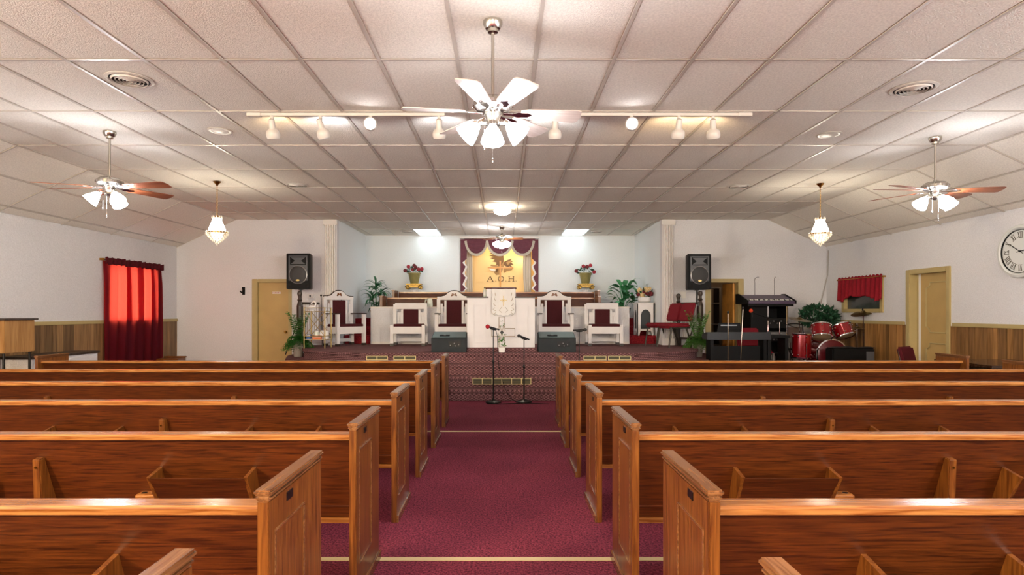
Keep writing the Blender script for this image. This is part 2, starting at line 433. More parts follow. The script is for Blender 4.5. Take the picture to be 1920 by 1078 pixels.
# doors
d1 = struct(MB().box(-5.27, -4.61, 13.05, 13.09, 0, 2.04).build('door_1', GOLDDOOR))
for b_ in ((-5.39, -5.27, 12.975, 13.12, 0, 2.115), (-4.61, -4.54, 12.975, 13.12, 0, 2.115), (-5.27, -4.61, 12.975, 13.12, 2.04, 2.115)):
    MB().box(*b_).build('door_frame', GOLDTRIM, d1, bevel=.008)
m = MB().lathe([(.012, 0), (.012, .03), (.028, .04), (.03, .055), (.018, .07)], 12, (0, 0, 0), aim((0, -1, 0)))
m.build('door_knob', BRASS, d1, True, loc=(-4.68, 13.05, .98))
sgn = tag(MB().box(-.09, .09, -.004, 0, -.022, .022).build('door_sign', PAPER, loc=(PX(518.5, 13.05), 13.05, PZ(549, 13.05))), 'small white sign with red print on the ochre door', 'sign')
tx = MB(); xx = -.08
for wd in (.012, .02, .02, .01, .016, .022, .014):
    tx.box(xx, xx+wd*.75, -.006, -.004, -.012, .012); xx += wd+.008
tx.build('red_lettering', RED, sgn)
d2 = struct(MB().box(7.03, 7.07, 9.42, 10.20, 0, 2.05).build('door_2', GOLDDOOR))
for b_ in ((6.905, 7.09, 10.31, 10.41, 0, 2.13), (6.905, 7.09, 9.38, 9.46, 0, 2.13), (6.905, 7.09, 9.46, 10.31, 2.05, 2.13)):
    MB().box(*b_).build('door_frame', GOLDTRIM, d2, bevel=.008)
MB().box(7.04, 7.08, 10.2, 10.275, 0, 2.05).build('white_strip', PAPER, d2)  # white strip between the door leaf and its stop
MB().box(7.035, 7.08, 10.275, 10.31, 0, 2.05).build('door_stop', GOLDTRIM, d2)
def scallop(y0, y1, z0, z1, r=.09):
    pts = []
    for cy, cz, a0 in ((y0, z0, 90), (y1, z0, 180), (y1, z1, 270), (y0, z1, 360)):
        for t in range(6):
            a = math.radians(a0-90*t/5); pts.append((cy+r*math.cos(a), cz+r*math.sin(a)))
    return pts
for z0, z1 in ((1.08, 1.90), (.22, .90)):
    p = [(7.028, y, z) for y, z in scallop(9.53, 10.07, z0, z1)]
    MB().tube(p+p[:1], .012, 6).build('panel_moulding', GOLDTRIM, d2, True)
d3 = struct(MB().box(4.98, 5.02, 13.16, 13.78, 0, 2.03).build('door_3', PINE))
for b_ in ((4.33, 4.45, 12.975, 13.16, 0, 2.12), (5.03, 5.15, 12.975, 13.16, 0, 2.12), (4.45, 5.03, 12.975, 13.16, 2.04, 2.12)):
    MB().box(*b_).build('door_frame', GOLDTRIM, d3, bevel=.008)
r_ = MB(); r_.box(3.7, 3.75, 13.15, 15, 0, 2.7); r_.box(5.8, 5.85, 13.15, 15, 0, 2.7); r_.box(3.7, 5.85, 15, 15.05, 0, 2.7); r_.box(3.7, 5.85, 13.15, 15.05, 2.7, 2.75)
struct(r_.build('wall_side_room', DARKROOM)); lamp('POINT', (5.3, 13.9, 2.4), 14, (1, .8, .55), .06)  # unseen lamp added to lift the side room out of black
sh = thing('storage_shelf', 'dark shelf seen through the open doorway behind the loudspeaker', 'shelf', (4.7, 14.6, 0))
for x in (-.45, .45): MB().box(x-.02, x+.02, -.2, .2, 0, 2.0).build('upright', DARKWOOD, sh)
for z in (.1, .6, 1.1, 1.6, 1.97): MB().box(-.43, .43, -.2, .2, z, z+.03).build('shelf_board', DARKWOOD, sh)
# windows
w1 = struct(MB().box(XL-.1, XL-.09, 10.72, 12.14, 1.157, 2.27).build('window_1', PANE))
for b_ in ((10.70, 10.76, 1.15, 2.28), (12.10, 12.16, 1.15, 2.28), (10.7, 12.16, 1.13, 1.18), (10.7, 12.16, 2.24, 2.29), (11.41, 11.45, 1.16, 2.26)):
    MB().box(XL-.12, XL-.07, *b_).build('window_frame', WHITE, w1)
w2 = struct(MB().box(XR+.05, XR+.06, 11.12, 12.3, 1.46, 2.02).build('window_2', DARKPANE))
for b_ in ((11.04, 11.13, 1.40, 2.08), (12.29, 12.38, 1.40, 2.08), (11.13, 12.29, 1.40, 1.47), (11.13, 12.29, 2.01, 2.08)):
    MB().box(XR-.025, XR+.06, *b_).build('window_frame', GOLDTRIM, w2, bevel=.006)
# platform and steps
SZ, RZ = .70, .175
half = [(2.35, 10.53), (3.25, 10.98), (3.75, 11.6), (4.0, 12.3), (4.05, YF)]
def outline(off, dx):
    pts = []
    for i, (x, y) in enumerate(half):
        k = (off*.35, off) if i == 0 else (off*.75, off*.75) if i == 1 else (off, off*.35) if i == 2 else (off, 0)
        pts.append((x+k[0], y-k[1]))
    return [(-x+dx, y) for x, y in reversed(pts)]+[(x+dx, y) for x, y in pts]
def step(nm, poly, nose, z, more=None):       # carpeted body with an overhanging nosing
    m = MB().prism(poly, 0, z-.05, 'z').prism(nose, z-.05, z, 'z')
    if more: m.box(*more)
    return struct(m.build(nm, STAGE, bevel=.012))
step('stage_platform', outline(0, -.06), outline(.03, -.06), SZ); 
struct(MB().box(AL, AR, YF+.005, YB, 0, SZ).build('alcove_floor', STAGE))
step('stage_step', outline(.3, -.06), outline(.33, -.06), SZ-RZ)
for y, z in ((9.93, .35), (9.63, .175)):
    step('stage_step', [(-1.75, y+.03), (1.65, y+.03), (1.65, 10.3), (-1.75, 10.3)], [(-1.75, y), (1.65, y), (1.65, 10.3), (-1.75, 10.3)], z)
# tiers for the choir
m = MB(); m.box(-2.93, 2.78, 13.48, YB, SZ, .883); m.box(-2.93, 2.78, 14.5, YB, .883, 1.07)
for a, b in ((AL, -2.93), (2.78, AR)):
    m.box(a, b, 13.5, YB, SZ, .883); m.box(a, b, 14.05, YB, .883, 1.07); m.box(a, b, 14.6, YB, 1.07, 1.25)
struct(m.build('choir_tier', REDTIER))
struct(MB().box(4.3, XR-.005, 10.75, YF-.005, 0, .2).build('drum_platform', STAGE, bevel=.01))
# strips of tape across the aisle
for y, nm in ((3.49, 'crossing the aisle at the second pews'), (7.19, 'crossing the aisle at the front pews')):
    tag(MB().box(-1.75, 1.6, y-.022, y+.022, .0005, .004).build('floor_tape', TAPE), 'pale yellow strip of tape '+nm, 'tape')

# ------------------------------------------------------------------ pews
PL = 5.03
def oak_end(par, x0, side):
    """end panel of a pew; side = -1 when its outer face looks to -x, +1 to +x"""
    e = MB().box(x0, x0+.037, 0, .535, 0, .845).build('end_panel', PEWE, par, bevel=.004)
    c = x0+.0185
    cp = MB(); cp.box(c-.0285, c+.0285, -.008, .54, .862, .88); MB.box(cp, c-.024, c+.024, -.004, .535, .845, .862)
    cp.build('end_cap', PEWC, e, bevel=.006)
    fx = x0 if side < 0 else x0+.037
    a, b = sorted((fx, fx+side*.004))
    fr = MB(); y0, y1, z0, z1, t = .045, .325, .168, .742, .006
    for q in ((y0, y1, z0, z0+t), (y0, y1, z1-t, z1), (y0, y0+t, z0+t, z1-t), (y1-t, y1, z0+t, z1-t)): fr.box(a, b, *q)
    fr.build('panel_moulding', PEWC, e)
    a, b = sorted((fx, fx+side*.012))
    MB().box(a, b, -.004, .54, 0, .05).build('shoe_strip', PEWC, e, bevel=.003)
    a, b = sorted((fx, fx+side*.003))
    MB().box(a, b, .15, .205, .80, .828).build('row_plate', BLACKM, e)
    return e
def back_y(z): return .085+(.783-z)*.36        # the reclined rear face of the back
def make_pew(label, group, aisle):
    """aisle = +1: the aisle is at the x = PL end; -1: at x = 0"""
    t = thing('church_pew', label, 'pew', group=group)
    oak_end(t, 0, -1); oak_end(t, PL-.037, 1)
    b = MB().prism([(back_y(.785), .785), (back_y(.31), .31), (back_y(.31)+.028, .315), (back_y(.785)+.028, .785)], .037, PL-.037, 'x').build('backrest', PEWB, t)
    MB().prism([(.058, .784), (.055, .803), (.062, .813), (.135, .813), (.14, .784)], .037, PL-.037, 'x').build('top_rail', PEWR, b)
    MB().prism([(back_y(.34)-.012, .335), (back_y(.31)-.012, .305), (back_y(.31)+.03, .305), (back_y(.34), .335)], .037, PL-.037, 'x').build('bottom_rail', PEWR, b)
    MB().prism([(.22, .40), (.22, .43), (.55, .455), (.565, .44), (.56, .415)], .037, PL-.037, 'x').build('seat', PEWB, t)
    def X(d): return PL-d if aisle > 0 else d          # distance from the aisle end
    for d in (1.64, 3.28):
        c = X(d)
        s = MB().prism([(back_y(.68), .685), (back_y(.68)-.035, .68), (back_y(.3)-.14, .03), (back_y(.3)-.12, 0), (.36, 0), (.36, .4), (back_y(.4), .4)], c-.02, c+.02, 'x').build('support', PEWE, t, bevel=.004)
        for z in (.64, .5): MB().lathe([(.006, 0), (.006, .003)], 8, (c, back_y(z)-.045-(.68-z)*.165, z), aim((0, -1, 0))).build('screw', BRASS, s)
    for d0 in (.55, 1.93, 3.45):
        a, e = sorted((X(d0), X(d0+.5)))
        r = MB().prism([(back_y(.598)-.122, .598), (back_y(.44)-.075, .44), (back_y(.44)-.062, .44), (back_y(.598)-.106, .598)], a+.015, e-.015, 'x').build('book_rack', PEWB, t)
        for q in (a, e-.018):
            MB().prism([(back_y(.63), .628), (back_y(.59)-.125, .604), (back_y(.43)-.08, .43), (back_y(.43), .43)], q, q+.018, 'x').build('rack_side', PEWE, r)
        MB().prism([(back_y(.45)-.07, .44), (back_y(.45), .44), (back_y(.45), .455), (back_y(.45)-.07, .455)], a, e, 'x').build('rack_floor', PEWB, r)
        q = X(d0+.56); y1 = back_y(.47); ch = MB()
        ch.box(q-.06, q+.06, y1-.07, y1+.01, .465, .49)
        h = ch.build('cup_holder', PEWR, t, bevel=.008)
        for o_ in (-.027, .027): MB().lathe([(.014, 0), (.014, .002)], 12, (q+o_, y1-.035, .49)).build('cup_hole', BLACKM, h)
    return t
NEAR = [.87, 1.86, 2.97, 4.09, 5.20, 6.32, 7.43]
ROWN = ['seventh row from the platform', 'sixth row from the platform', 'fifth row from the platform', 'fourth row from the platform',
        'third row from the platform', 'second row from the platform', 'front row']
pl_ = make_pew('', 'oak pews on the curtain side', 1); pr_ = make_pew('', 'oak pews on the clock side', -1)
for i, y in enumerate(NEAR):
    lb = 'oak pew on the red curtain side, '+ROWN[i]
    if i == 0: pl_.location = (-.72-PL, y, 0); pl_['label'] = lb
    else: dup(pl_, (-.72-PL, y, 0), label=lb)
    lb = 'oak pew on the wall clock side, '+ROWN[i]
    x = .63 if i < 5 else .65 if i == 5 else .685
    if i == 0: pr_.location = (.58, y-.05, 0); pr_['label'] = lb
    else: dup(pr_, (x, y, 0), label=lb)

# ------------------------------------------------------------------ ceiling fans
def make_fan(label, loc, drop, angles, shade_ang, blade_r=.66, group='ceiling fans', small=1.0, blade=None):
    t = thing('ceiling_fan', label, 'ceiling fan', loc, group=group)
    MB().lathe([(.066*small, 0), (.066*small, -.02), (.05*small, -.05), (.036*small, -.055), (.034*small, -.075), (.012, -.08)], 20).build('canopy', NICKEL, t, True)
    MB().lathe([(.011, -.07), (.011, -drop+.10)], 10).build('downrod', NICKEL, t, True)
    mh = MB().lathe([(.015, -drop+.12), (.03, -drop+.10), (.1, -drop+.09), (.135, -drop+.06), (.135, -drop+.03), (.105, -drop+.005), (.06, -drop)], 24).build('motor_housing', NICKEL, t, True)
    vt = MB()
    for k in range(16):
        a = 2*PI*k/16; vt.box(.128, .139, -.012, .012, -drop+.035, -drop+.055, Matrix.Rotation(a, 4, 'Z'))
    vt.build('housing_ribs', CHROME, mh)['kind'] = 'stuff'
    MB().lathe([(.06, -drop), (.055, -drop-.03), (.045, -drop-.06), (.05, -drop-.085), (.02, -drop-.105)], 18).build('light_kit', NICKEL, t, True)
    R = blade_r
    bl = MB().prism([(.19, -.045), (.24, -.06), (R-.04, -.082), (R-.012, -.07), (R, 0), (R-.012, .07), (R-.04, .082), (.24, .058), (.19, .045)], -.003, .003, 'z').mesh('blade', blade or BLADEW)
    br = MB().prism([(.07, -.012), (.13, -.012), (.17, -.035), (.24, -.03), (.27, 0), (.24, .03), (.17, .035), (.13, .012), (.07, .012)], -.010, -.004, 'z').mesh('blade_bracket', CHROME, bevel=.002)
    for a in angles:
        o = place('blade', bl, t, (0, 0, -drop+.0), (math.radians(11), 0, 0)); o.rotation_mode = 'XYZ'
        o.rotation_euler = (Matrix.Rotation(math.radians(a), 3, 'Z') @ Matrix.Rotation(math.radians(-11), 3, 'X')).to_euler()
        place('blade_bracket', br, o)
    prof = [(.022, 0), (.03, .015), (.045, .04), (.066, .085), (.078, .125), (.076, .127), (.03, .10), (.012, .02)]
    fit = MB().lathe([(.02, -.03), (.024, 0), (.02, .012)], 12).mesh('socket', NICKEL, True)
    sh_ = MB().lathe([(r*small, z*small) for r, z in prof[:5]]+[(.04*small, .127*small)], 18).mesh('lamp_shade', SHADE, True)
    for a in shade_ang:
        a, k = a if isinstance(a, tuple) else (a, .66)
        d = Vector((math.cos(math.radians(a))*k, math.sin(math.radians(a))*k, -math.sqrt(1-k*k))).normalized()
        p = Vector((0, 0, -drop-.06))+Vector((math.cos(math.radians(a)), math.sin(math.radians(a)), 0))*(.10 if k > .5 else .07)+Vector((0, 0, -.02 if k > .5 else -.045))
        arm = MB().tube([(0, 0, -drop-.06), tuple(p)], .010, 6).build('shade_arm', NICKEL, t, True)
        q = aim(d).to_euler()
        place('socket', fit, arm, p, q); s_ = place('lamp_shade', sh_, t, p, q)
    for dx, dy, ln in ((-.055, -.03, .33), (.0, -.05, .42)):
        pc = MB().tube([(dx, dy, -drop-.07), (dx, dy, -drop-ln+.1)], .0022, 5).build('pull_chain', CHROME, t)
        MB().lathe([(.002, 0), (.005, -.006), (.004, -.03), (.001, -.034)], 8, (dx, dy, -drop-ln+.1)).build('chain_knob', CHROME, pc, True)
    return t
make_fan('nickel ceiling fan with lit glass shades hanging above the pews nearest the aisle', (PX(924, 4.09), 4.09, ZC-.004), .615, (8, 54, 126, 188, 256, 291), ((270, .25), (184, .72), (-4, .72)), .61, blade=BLADEP)
make_fan('nickel ceiling fan with lit shades near the wall of the red window curtain', (-4.29, 6.6, ZC-.004), .60, (-9, 63, 135, 170, 200), (212, 328, 90), .71)
make_fan('nickel ceiling fan with lit shades near the wall with the round clock', (4.86, 6.82, ZC-.004), .60, (-6, 30, 120, 186, 204), (270, 180, 0), .71)
make_fan('short ceiling fan with lit shades in front of the draped niche', (PX(941, 14.05), 14.05, ZC-.004), .27, (5, 77, 149, 221, 293), (215, 325, 90), .50)
# ------------------------------------------------------------------ crystal chandeliers
def make_chandelier(label, loc):
    t = thing('chandelier', label, 'chandelier', loc, group='brass and crystal chandeliers')
    MB().lathe([(.055, 0), (.05, -.012), (.015, -.05), (.008, -.07)], 14).build('canopy', BRASS, t, True)
    ch = MB(); z = -.07; k = 0
    while z > -.50:
        a = k % 2*PI/2; pts = [(math.cos(a)*.008*math.sin(u), math.sin(a)*.008*math.sin(u), z-.013+.017*math.cos(u)) for u in [2*PI*i/8 for i in range(9)]]
        ch.tube(pts, .0022, 4, False); z -= .026; k += 1
    ch.build('chain', BRASS, t)['kind'] = 'stuff'
    MB().lathe([(.008, -.50), (.02, -.52), (.045, -.535), (.07, -.545), (.07, -.553), (.02, -.555)], 16).build('crown_plate', BRASS, t, True)
    cr = MB()
    for i in range(10):
        a = 2*PI*i/10; cr.lathe([(.001, .032), (.011, .012), (.008, -.012), (.001, -.02)], 6, (math.cos(a)*.068, math.sin(a)*.068, -.545))
    cr.build('crown_crystals', CRYSTAL, t, True)['kind'] = 'stuff'
    MB().lathe([(.06, -.56), (.07, -.60), (.095, -.66), (.118, -.72), (.12, -.75), (.10, -.765)], 22).build('crystal_strands', CHAND, t, True)
    MB().lathe([(.118, -.752), (.150, -.756), (.155, -.77), (.150, -.782), (.118, -.780)], 24).build('basket_ring', BRASS, t, True)
    cs = MB()
    for r, z, nn in ((.152, -.765, 22), (.155, -.79, 22), (.135, -.815, 20), (.115, -.84, 17), (.092, -.865, 14), (.068, -.89, 11), (.045, -.91, 7), (.02, -.93, 4), (0, -.955, 1)):
        for i in range(nn):
            a = 2*PI*i/nn+z*40; cs.lathe([(.001, .016), (.010, .003), (.007, -.01), (.001, -.02)], 6, (math.cos(a)*r, math.sin(a)*r, z))
    cs.build('crystal_drops', CRYSTAL, t, True)['kind'] = 'stuff'
    MB().lathe([(.09, -.775), (.08, -.82), (.05, -.87), (.01, -.9)], 14).build('glowing_core', mat('glowing_core', '#fff4dd', .5, emit=3.0, ecol='#fff0d0'), t, True)
    return t
make_chandelier('gold chandelier with glowing crystals hanging on the red curtain side', (PX(407, 9.15), 9.15, ZC-.004))
make_chandelier('gold chandelier with glowing crystals hanging before the drums and keyboard', (PX(1538, 9.3), 9.3, ZC-.004))
# flush dome light, lamp panels
t = thing('flush_light', 'white glass dome light close to the ceiling above the steps', 'ceiling light', (PX(942, 11.35), 11.35, ZC-.004))
MB().lathe([(.11, 0), (.12, -.015), (.10, -.03)], 20).build('base_ring', BRASS, t, True)
MB().lathe([(.15, -.05), (.165, -.075), (.14, -.12), (.08, -.15), (.012, -.158)], 22).build('glass_dome', DOMEON, t, True)
MB().lathe([(.012, 0), (.012, -.16), (.02, -.165), (.004, -.18)], 10).build('stem', BRASS, t, True)
for x, lb in ((-1.885, 'square lamp panel lit white in the alcove ceiling on the tall dracaena side'), (1.775, 'square lamp panel lit white in the alcove ceiling on the flower table side')):
    t = thing('ceiling_panel_light', lb, 'ceiling light', (x, 15.09, ZC), group='lit alcove ceiling panels')
    f = MB()
    for q in ((-.3, .3, -.6, -.575), (-.3, .3, .575, .6), (-.3, -.278, -.575, .575), (.278, .3, -.575, .575)): f.box(*q, -.004, .02)
    f.build('panel_frame', HEADW, t)
    MB().box(-.278, .278, -.575, .575, .004, .012).build('diffuser', PANELON, t)
# round air vents and ceiling discs
def make_vent(lb, x, y, r):
    t = thing('ceiling_vent', lb, 'vent', (x, y, ZC-.001), group='round ceiling vents')
    MB().lathe([(r*1.12, 0), (r*1.12, -.004), (r*.98, -.012), (r*.93, -.006), (r*.93, 0)], 32, cap=False).build('outer_flange', HEADW, t, True)
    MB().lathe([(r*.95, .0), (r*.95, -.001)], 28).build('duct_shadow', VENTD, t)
    for k in (.85, .68, .51, .34, .18):
        MB().lathe([(r*k, -.004), (r*k+.002, -.007), (r*(k-.045), -.022), (r*(k-.045)-.003, -.019)], 28, cap=False).build('vent_ring', HEADW, t, True)
    return t
make_vent('round ceiling vent near the curtain side fan', PX(243, 5.12), 5.12, .165)
make_vent('round ceiling vent on the clock side above the back pews', PX(1713, 5.33), 5.33, .165)
make_vent('round ceiling vent beside the curtain side chandelier', PX(557, 9.42), 9.42, .15)
make_vent('round ceiling vent beside the drum side chandelier', PX(1385, 9.5), 9.5, .15)
make_vent('round ceiling vent beside the lamp panel over the dracaena', PX(763, 14.85), 14.85, .15)
make_vent('round ceiling vent beside the lamp panel over the flower table', PX(1118, 14.9), 14.9, .15)
for x, y, lb in ((PX(413, 6.58), 6.58, 'flat white ceiling disc near the curtain side track light'), (PX(1555, 6.72), 6.72, 'flat white ceiling disc near the clock side track light')):
    t = thing('ceiling_disc', lb, 'speaker', (x, y, ZC-.001), group='flat ceiling discs')
    MB().lathe([(.13, 0), (.13, -.004), (.115, -.01), (.1, -.006)], 28).build('rim', HEADW, t, True)
    MB().lathe([(.1, -.004), (.07, -.009), (.002, -.011)], 24, cap=False).build('perforated_cover', HEADW, t, True)
# ------------------------------------------------------------------ track lights
def track_head(t, x, d, lit, warm=False):
    arm = MB().lathe([(.018, 0), (.018, -.03), (.008, -.035), (.008, -.075)], 10, (x, 0, -.03)).build('track_arm', HEADW, t, True)
    R = aim(d)
    MB().lathe([(.012, -.06), (.029, -.05), (.031, .03), (.036, .04), (.058, .055), (.066, .08), (.067, .105), (.060, .13), (.055, .133), (.055, .12)], 18, (x, 0, -.115), R).build('lamp_head', HEADW, t, True)
    MB().lathe([(.056, .118), (.045, .124), (.002, .128)], 16, (x, 0, -.115), R).build('bulb_face', HEADON if lit else DOMEW if warm else DOMEC, t, True)
DOMEW = mat('warm_bulb', '#ffe9c8', .4, emit=8, ecol='#ffd9a0')
DOMEC = mat('cool_bulb', '#ffffff', .4, emit=8, ecol='#f4f4ff')
for x0, x1, xs, lb in ((-2.46, -.58, ((510, 0, 1), (601, 0, 0), (695, 1, 0), (823, 0, 0)), 'white track light with spot heads on the curtain side of the middle fan'),
                       (.50, 2.38, ((1041, 0, 0), (1184, 1, 0), (1273, 0, 1), (1337, 0, 1)), 'white track light with spot heads on the clock side of the middle fan')):
    t = thing('track_light', lb, 'track light', (0, 5.98, ZC-.005), group='track lights')
    MB().box(x0, x1, -.018, .018, -.03, 0).build('track', HEADW, t, bevel=.003)
    e = x0 if x0 < -1 else x1
    MB().box(e-.07, e+.07, -.025, .025, -.034, 0).build('end_feed', HEADW, t, bevel=.004)
    for px, lit, warm in xs:
        x = PX(px, 5.98)
        d = (-x*.8, -5.98, -1.3) if lit else (.25 if px == 601 else .15 if px == 1337 else 0, .35, -1)
        track_head(t, x, Vector(d).normalized(), lit, warm)
        if not lit:      # the beam spilling up and forward from the head
            lamp('SPOT', (x, 6.05, ZC-.17), 26, (1, .72, .42) if warm else (.93, .94, 1), .04, Vector((0, 1, .25)).to_track_quat('-Z', 'Y').to_euler(), math.radians(150), .8)

# ------------------------------------------------------------------ half wall, choir pews, pulpit
def partition(lb, x0, x1):
    t = thing('half_wall', lb, 'partition', ((x0+x1)/2, 13.38, SZ)); h = (x1-x0)/2
    MB().box(-h, h, 0, .1, .0, .80).build('panel', WALL, t)
    MB().box(-h-.01, h+.01, -.012, .112, .80, .825).build('cap', TRIMW, t, bevel=.006)
    MB().box(-h, h, -.012, 0, 0, .05).build('base_strip', TRIMW, t, bevel=.004)
partition('white half wall behind the platform chairs on the dracaena side of the pulpit', PX(695, 13.38), -.45)
partition('white half wall behind the platform chairs on the flower table side of the pulpit', .4, PX(1180, 13.38))
def choir_pew(lb, x0, x1, y, z, h):
    t = thing('choir_pew', lb, 'pew', ((x0+x1)/2, y, z), group='choir pews'); w_ = (x1-x0)/2
    b = MB().prism([(-.02, .38), (.06, h-.03), (.085, h-.03), (.01, .38)], -w_+.05, w_-.05, 'x').build('backrest', PEWB, t)
    MB().box(-w_+.05, w_-.05, .045, .10, h-.035, h).build('top_rail', PEWR, b, bevel=.006)
    MB().prism([(-.40, .40), (-.40, .43), (.0, .41), (.0, .38)], -w_+.05, w_-.05, 'x').build('seat', PEWB, t)
    for s in (-1, 1):
        e = MB().box(s*w_-.03, s*w_+.03, -.42, .11, 0, h+.01).build('end_panel', PEWE, t, bevel=.004)
        MB().box(s*w_-.04, s*w_+.04, -.43, .12, h+.01, h+.035).build('end_cap', PEWC, e, bevel=.006)
choir_pew('brown choir pew in front, just behind the white half wall', PX(721, 14.35), PX(1119, 14.35), 14.35, .883, PZ(558, 14.4)-.883)
choir_pew('brown choir pew at the back, under the draped niche', PX(743, 15.2), PX(1118, 15.2), 15.2, 1.07, PZ(547.5, 15.25)-1.07)
PY = 10.95
t = thing('pulpit', 'wide white pulpit with brown tops and recessed panels in the middle of the platform', 'pulpit', (PX(939.5, PY), PY, SZ))
hw = .612
bd = MB().box(-hw, hw, 0, .55, .07, .965).build('body', WHITE, t, bevel=.004)
for s in (-1, 1):
    a, b = sorted((s*.27, s*.5))
    for q in ((a, b, .84, .862), (a, b, .15, .17), (a, a+.015, .17, .84), (b-.015, b, .17, .84)): MB().box(q[0], q[1], -.016, 0, q[2], q[3]).build('panel_moulding', WHITE, bd, bevel=.003)
    a, b = sorted((s*.225, s*(hw+.012)))
    MB().box(a, b, -.02, .57, .965, .99).build('side_top', DARKWOOD, t, bevel=.006)
    MB().box(s*.2-.012, s*.2+.012, -.012, 0, .07, .96).build('stile', WHITE, bd, bevel=.003)
dk = MB().box(-.265, .265, .0, .5, .965, 1.13).build('reading_desk', WHITE, t, bevel=.004)
MB().box(-.28, .28, -.015, .52, 1.13, 1.152).build('desk_top', CUSHION, dk, bevel=.005)
MB().box(-hw-.004, hw+.03, -.04, .6, 0, .07).build('plinth', STAGE, t, bevel=.006)
# cloth hung over the desk, with a gold cross
bn = tag(MB().grid(lambda u, v: (-.21+.42*u + .006*math.sin(v*25), -.035-.006*math.sin(u*14)-.004*v, SZ+1.158-v*(.46+.05*math.cos((u-.5)*PI)+.02*abs(math.sin(u*PI*5)))) if v > .06 else (-.21+.42*u, .2-v*3.9, SZ+1.158), 30, 24).build('altar_cloth', PAPER, None, True, loc=(PX(944, PY), PY, 0)), 'white scalloped cloth with an embroidered gold cross hanging over the pulpit', 'cloth')
bn.modifiers.new('s', 'SOLIDIFY').thickness = .004
g = MB(); g.box(-.005, .005, -.05, -.046, SZ+.82, SZ+1.0); g.box(-.06, .06, -.05, -.046, SZ+.915, SZ+.927)
for a in range(8):
    q = 2*PI*a/8; g.tube([(0, -.048, SZ+.921), (.035*math.cos(q), -.048, SZ+.921+.035*math.sin(q))], .002, 4)
g.build('gold_cross_embroidery', BRASSV, bn)
g = MB()
for s in (-1, 1):
    for k in range(5):
        z = SZ+1.06-k*.09; g.tube([(s*(.15+.02*math.sin(k)), -.046, z), (s*(.17-.02*math.cos(k)), -.046, z-.03), (s*.14, -.046, z-.06)], .003, 4)
    g.tube([(s*.03, -.046, SZ+.80), (s*.08, -.046, SZ+.74), (s*.03, -.046, SZ+.70)], .003, 4)
g.build('scroll_embroidery', GILT, bn)['kind'] = 'stuff'
# white wire cross with ivy, in a pot on the platform edge
cx = PX(941, 10.75)
t = thing('wire_cross', 'white wire cross wound with ivy standing before the pulpit', 'cross', (cx, 10.75, SZ))
MB().prism([(-.05, 0), (.05, 0), (.06, .09), (-.06, .09)], -.05, .05, 'y').build('foot_box', PAPER, t, bevel=.006)
wc = MB(); a, b = .052, .18
out = [(-a, .09), (-a, .28), (-b, .28), (-b, .42), (-a, .42), (-a, .62), (a, .62), (a, .42), (b+.05, .42), (b+.05, .28), (a, .28), (a, .09)]
wc.tube([(x, 0, z) for x, z in out]+[(-a, 0, .09)], .008, 6)
for sx in (-1, 1):
    for sz in (-1, 1):
        wc.tube([(sx*(.01+.05*u)*1.0, -.01, .35+sz*(.02+.10*math.sin(u*PI))) for u in [k/8 for k in range(9)]], .0045, 5)
wc.build('wire_frame', WIRE, t, True)
MB().prism([(-.035, .35), (0, .31), (.035, .35), (0, .39)], -.02, -.01, 'y').build('centre_diamond', DPOT, t, bevel=.004)
def leaves(m, n, spread, size, up=0, flat=.3):
    """n small folded leaves scattered through an ellipsoid (cx,cy,cz,rx,ry,rz)"""
    X0, Y0, Z0, rx, ry, rz = spread
    for i in range(n):
        u = random.uniform(0, 2*PI); c_ = random.uniform(-1, 1); r = random.uniform(.45, 1)**.5; s_ = math.sqrt(1-c_*c_)
        d = Vector((s_*math.cos(u), s_*math.sin(u), c_)); p = Vector((X0+rx*r*d.x, Y0+ry*r*d.y, Z0+rz*r*d.z))
        d = (d+Vector((random.uniform(-.6, .6), random.uniform(-.6, .6), up+random.uniform(-.5, .5)))).normalized()
        R = aim(d) @ Matrix.Rotation(random.uniform(0, 6.28), 4, 'Z'); L = size*random.uniform(.7, 1.3); W = L*flat
        q = [R @ Vector(v)+p for v in ((0, 0, 0), (W, .0, L*.45), (0, W*.3, L), (-W, 0, L*.45), (0, W*.35, L*.45))]
        m.add(q, [(0, 1, 4), (1, 2, 4), (2, 3, 4), (3, 0, 4)])
    return m
iv = MB()
for z in (.12, .16, .20, .24): leaves(iv, 9, (.02*math.sin(z*60), -.02, z, .04, .02, .025), .04)
leaves(iv, 8, (.01, -.02, .29, .05, .015, .02), .045); leaves(iv, 8, (0, -.02, .52, .03, .01, .05), .03)
iv.build('ivy', LEAF3, t, normals=False)['kind'] = 'stuff'
t = thing('oil_bottle', 'clear bottle with a dark cap standing on the pulpit top', 'bottle', (PX(909, 11.05), 11.05, SZ+.99))
MB().lathe([(.027, 0), (.03, .01), (.03, .10), (.022, .125), (.011, .14), (.011, .152)], 16).build('body', GLASSJ, t, True)
MB().lathe([(.0305, .03), (.0305, .09)], 16, cap=False).build('label_band', PAPER, t, True)
MB().lathe([(.013, .15), (.013, .175), (.01, .178)], 12).build('cap', BLACK, t, True)
t = thing('pitcher', 'pale plastic pitcher standing on the white half wall', 'pitcher', (PX(806, 13.43), 13.43, SZ+.825))
MB().lathe([(.06, 0), (.065, .02), (.06, .13), (.05, .165), (.055, .185), (.05, .185), (.02, .1)], 18).build('body', GLASSJ, t, True)
MB().tube([(-.055, 0, .15), (-.10, 0, .15), (-.105, 0, .09), (-.06, 0, .05)], .009, 8).build('handle', GLASSJ, t, True)
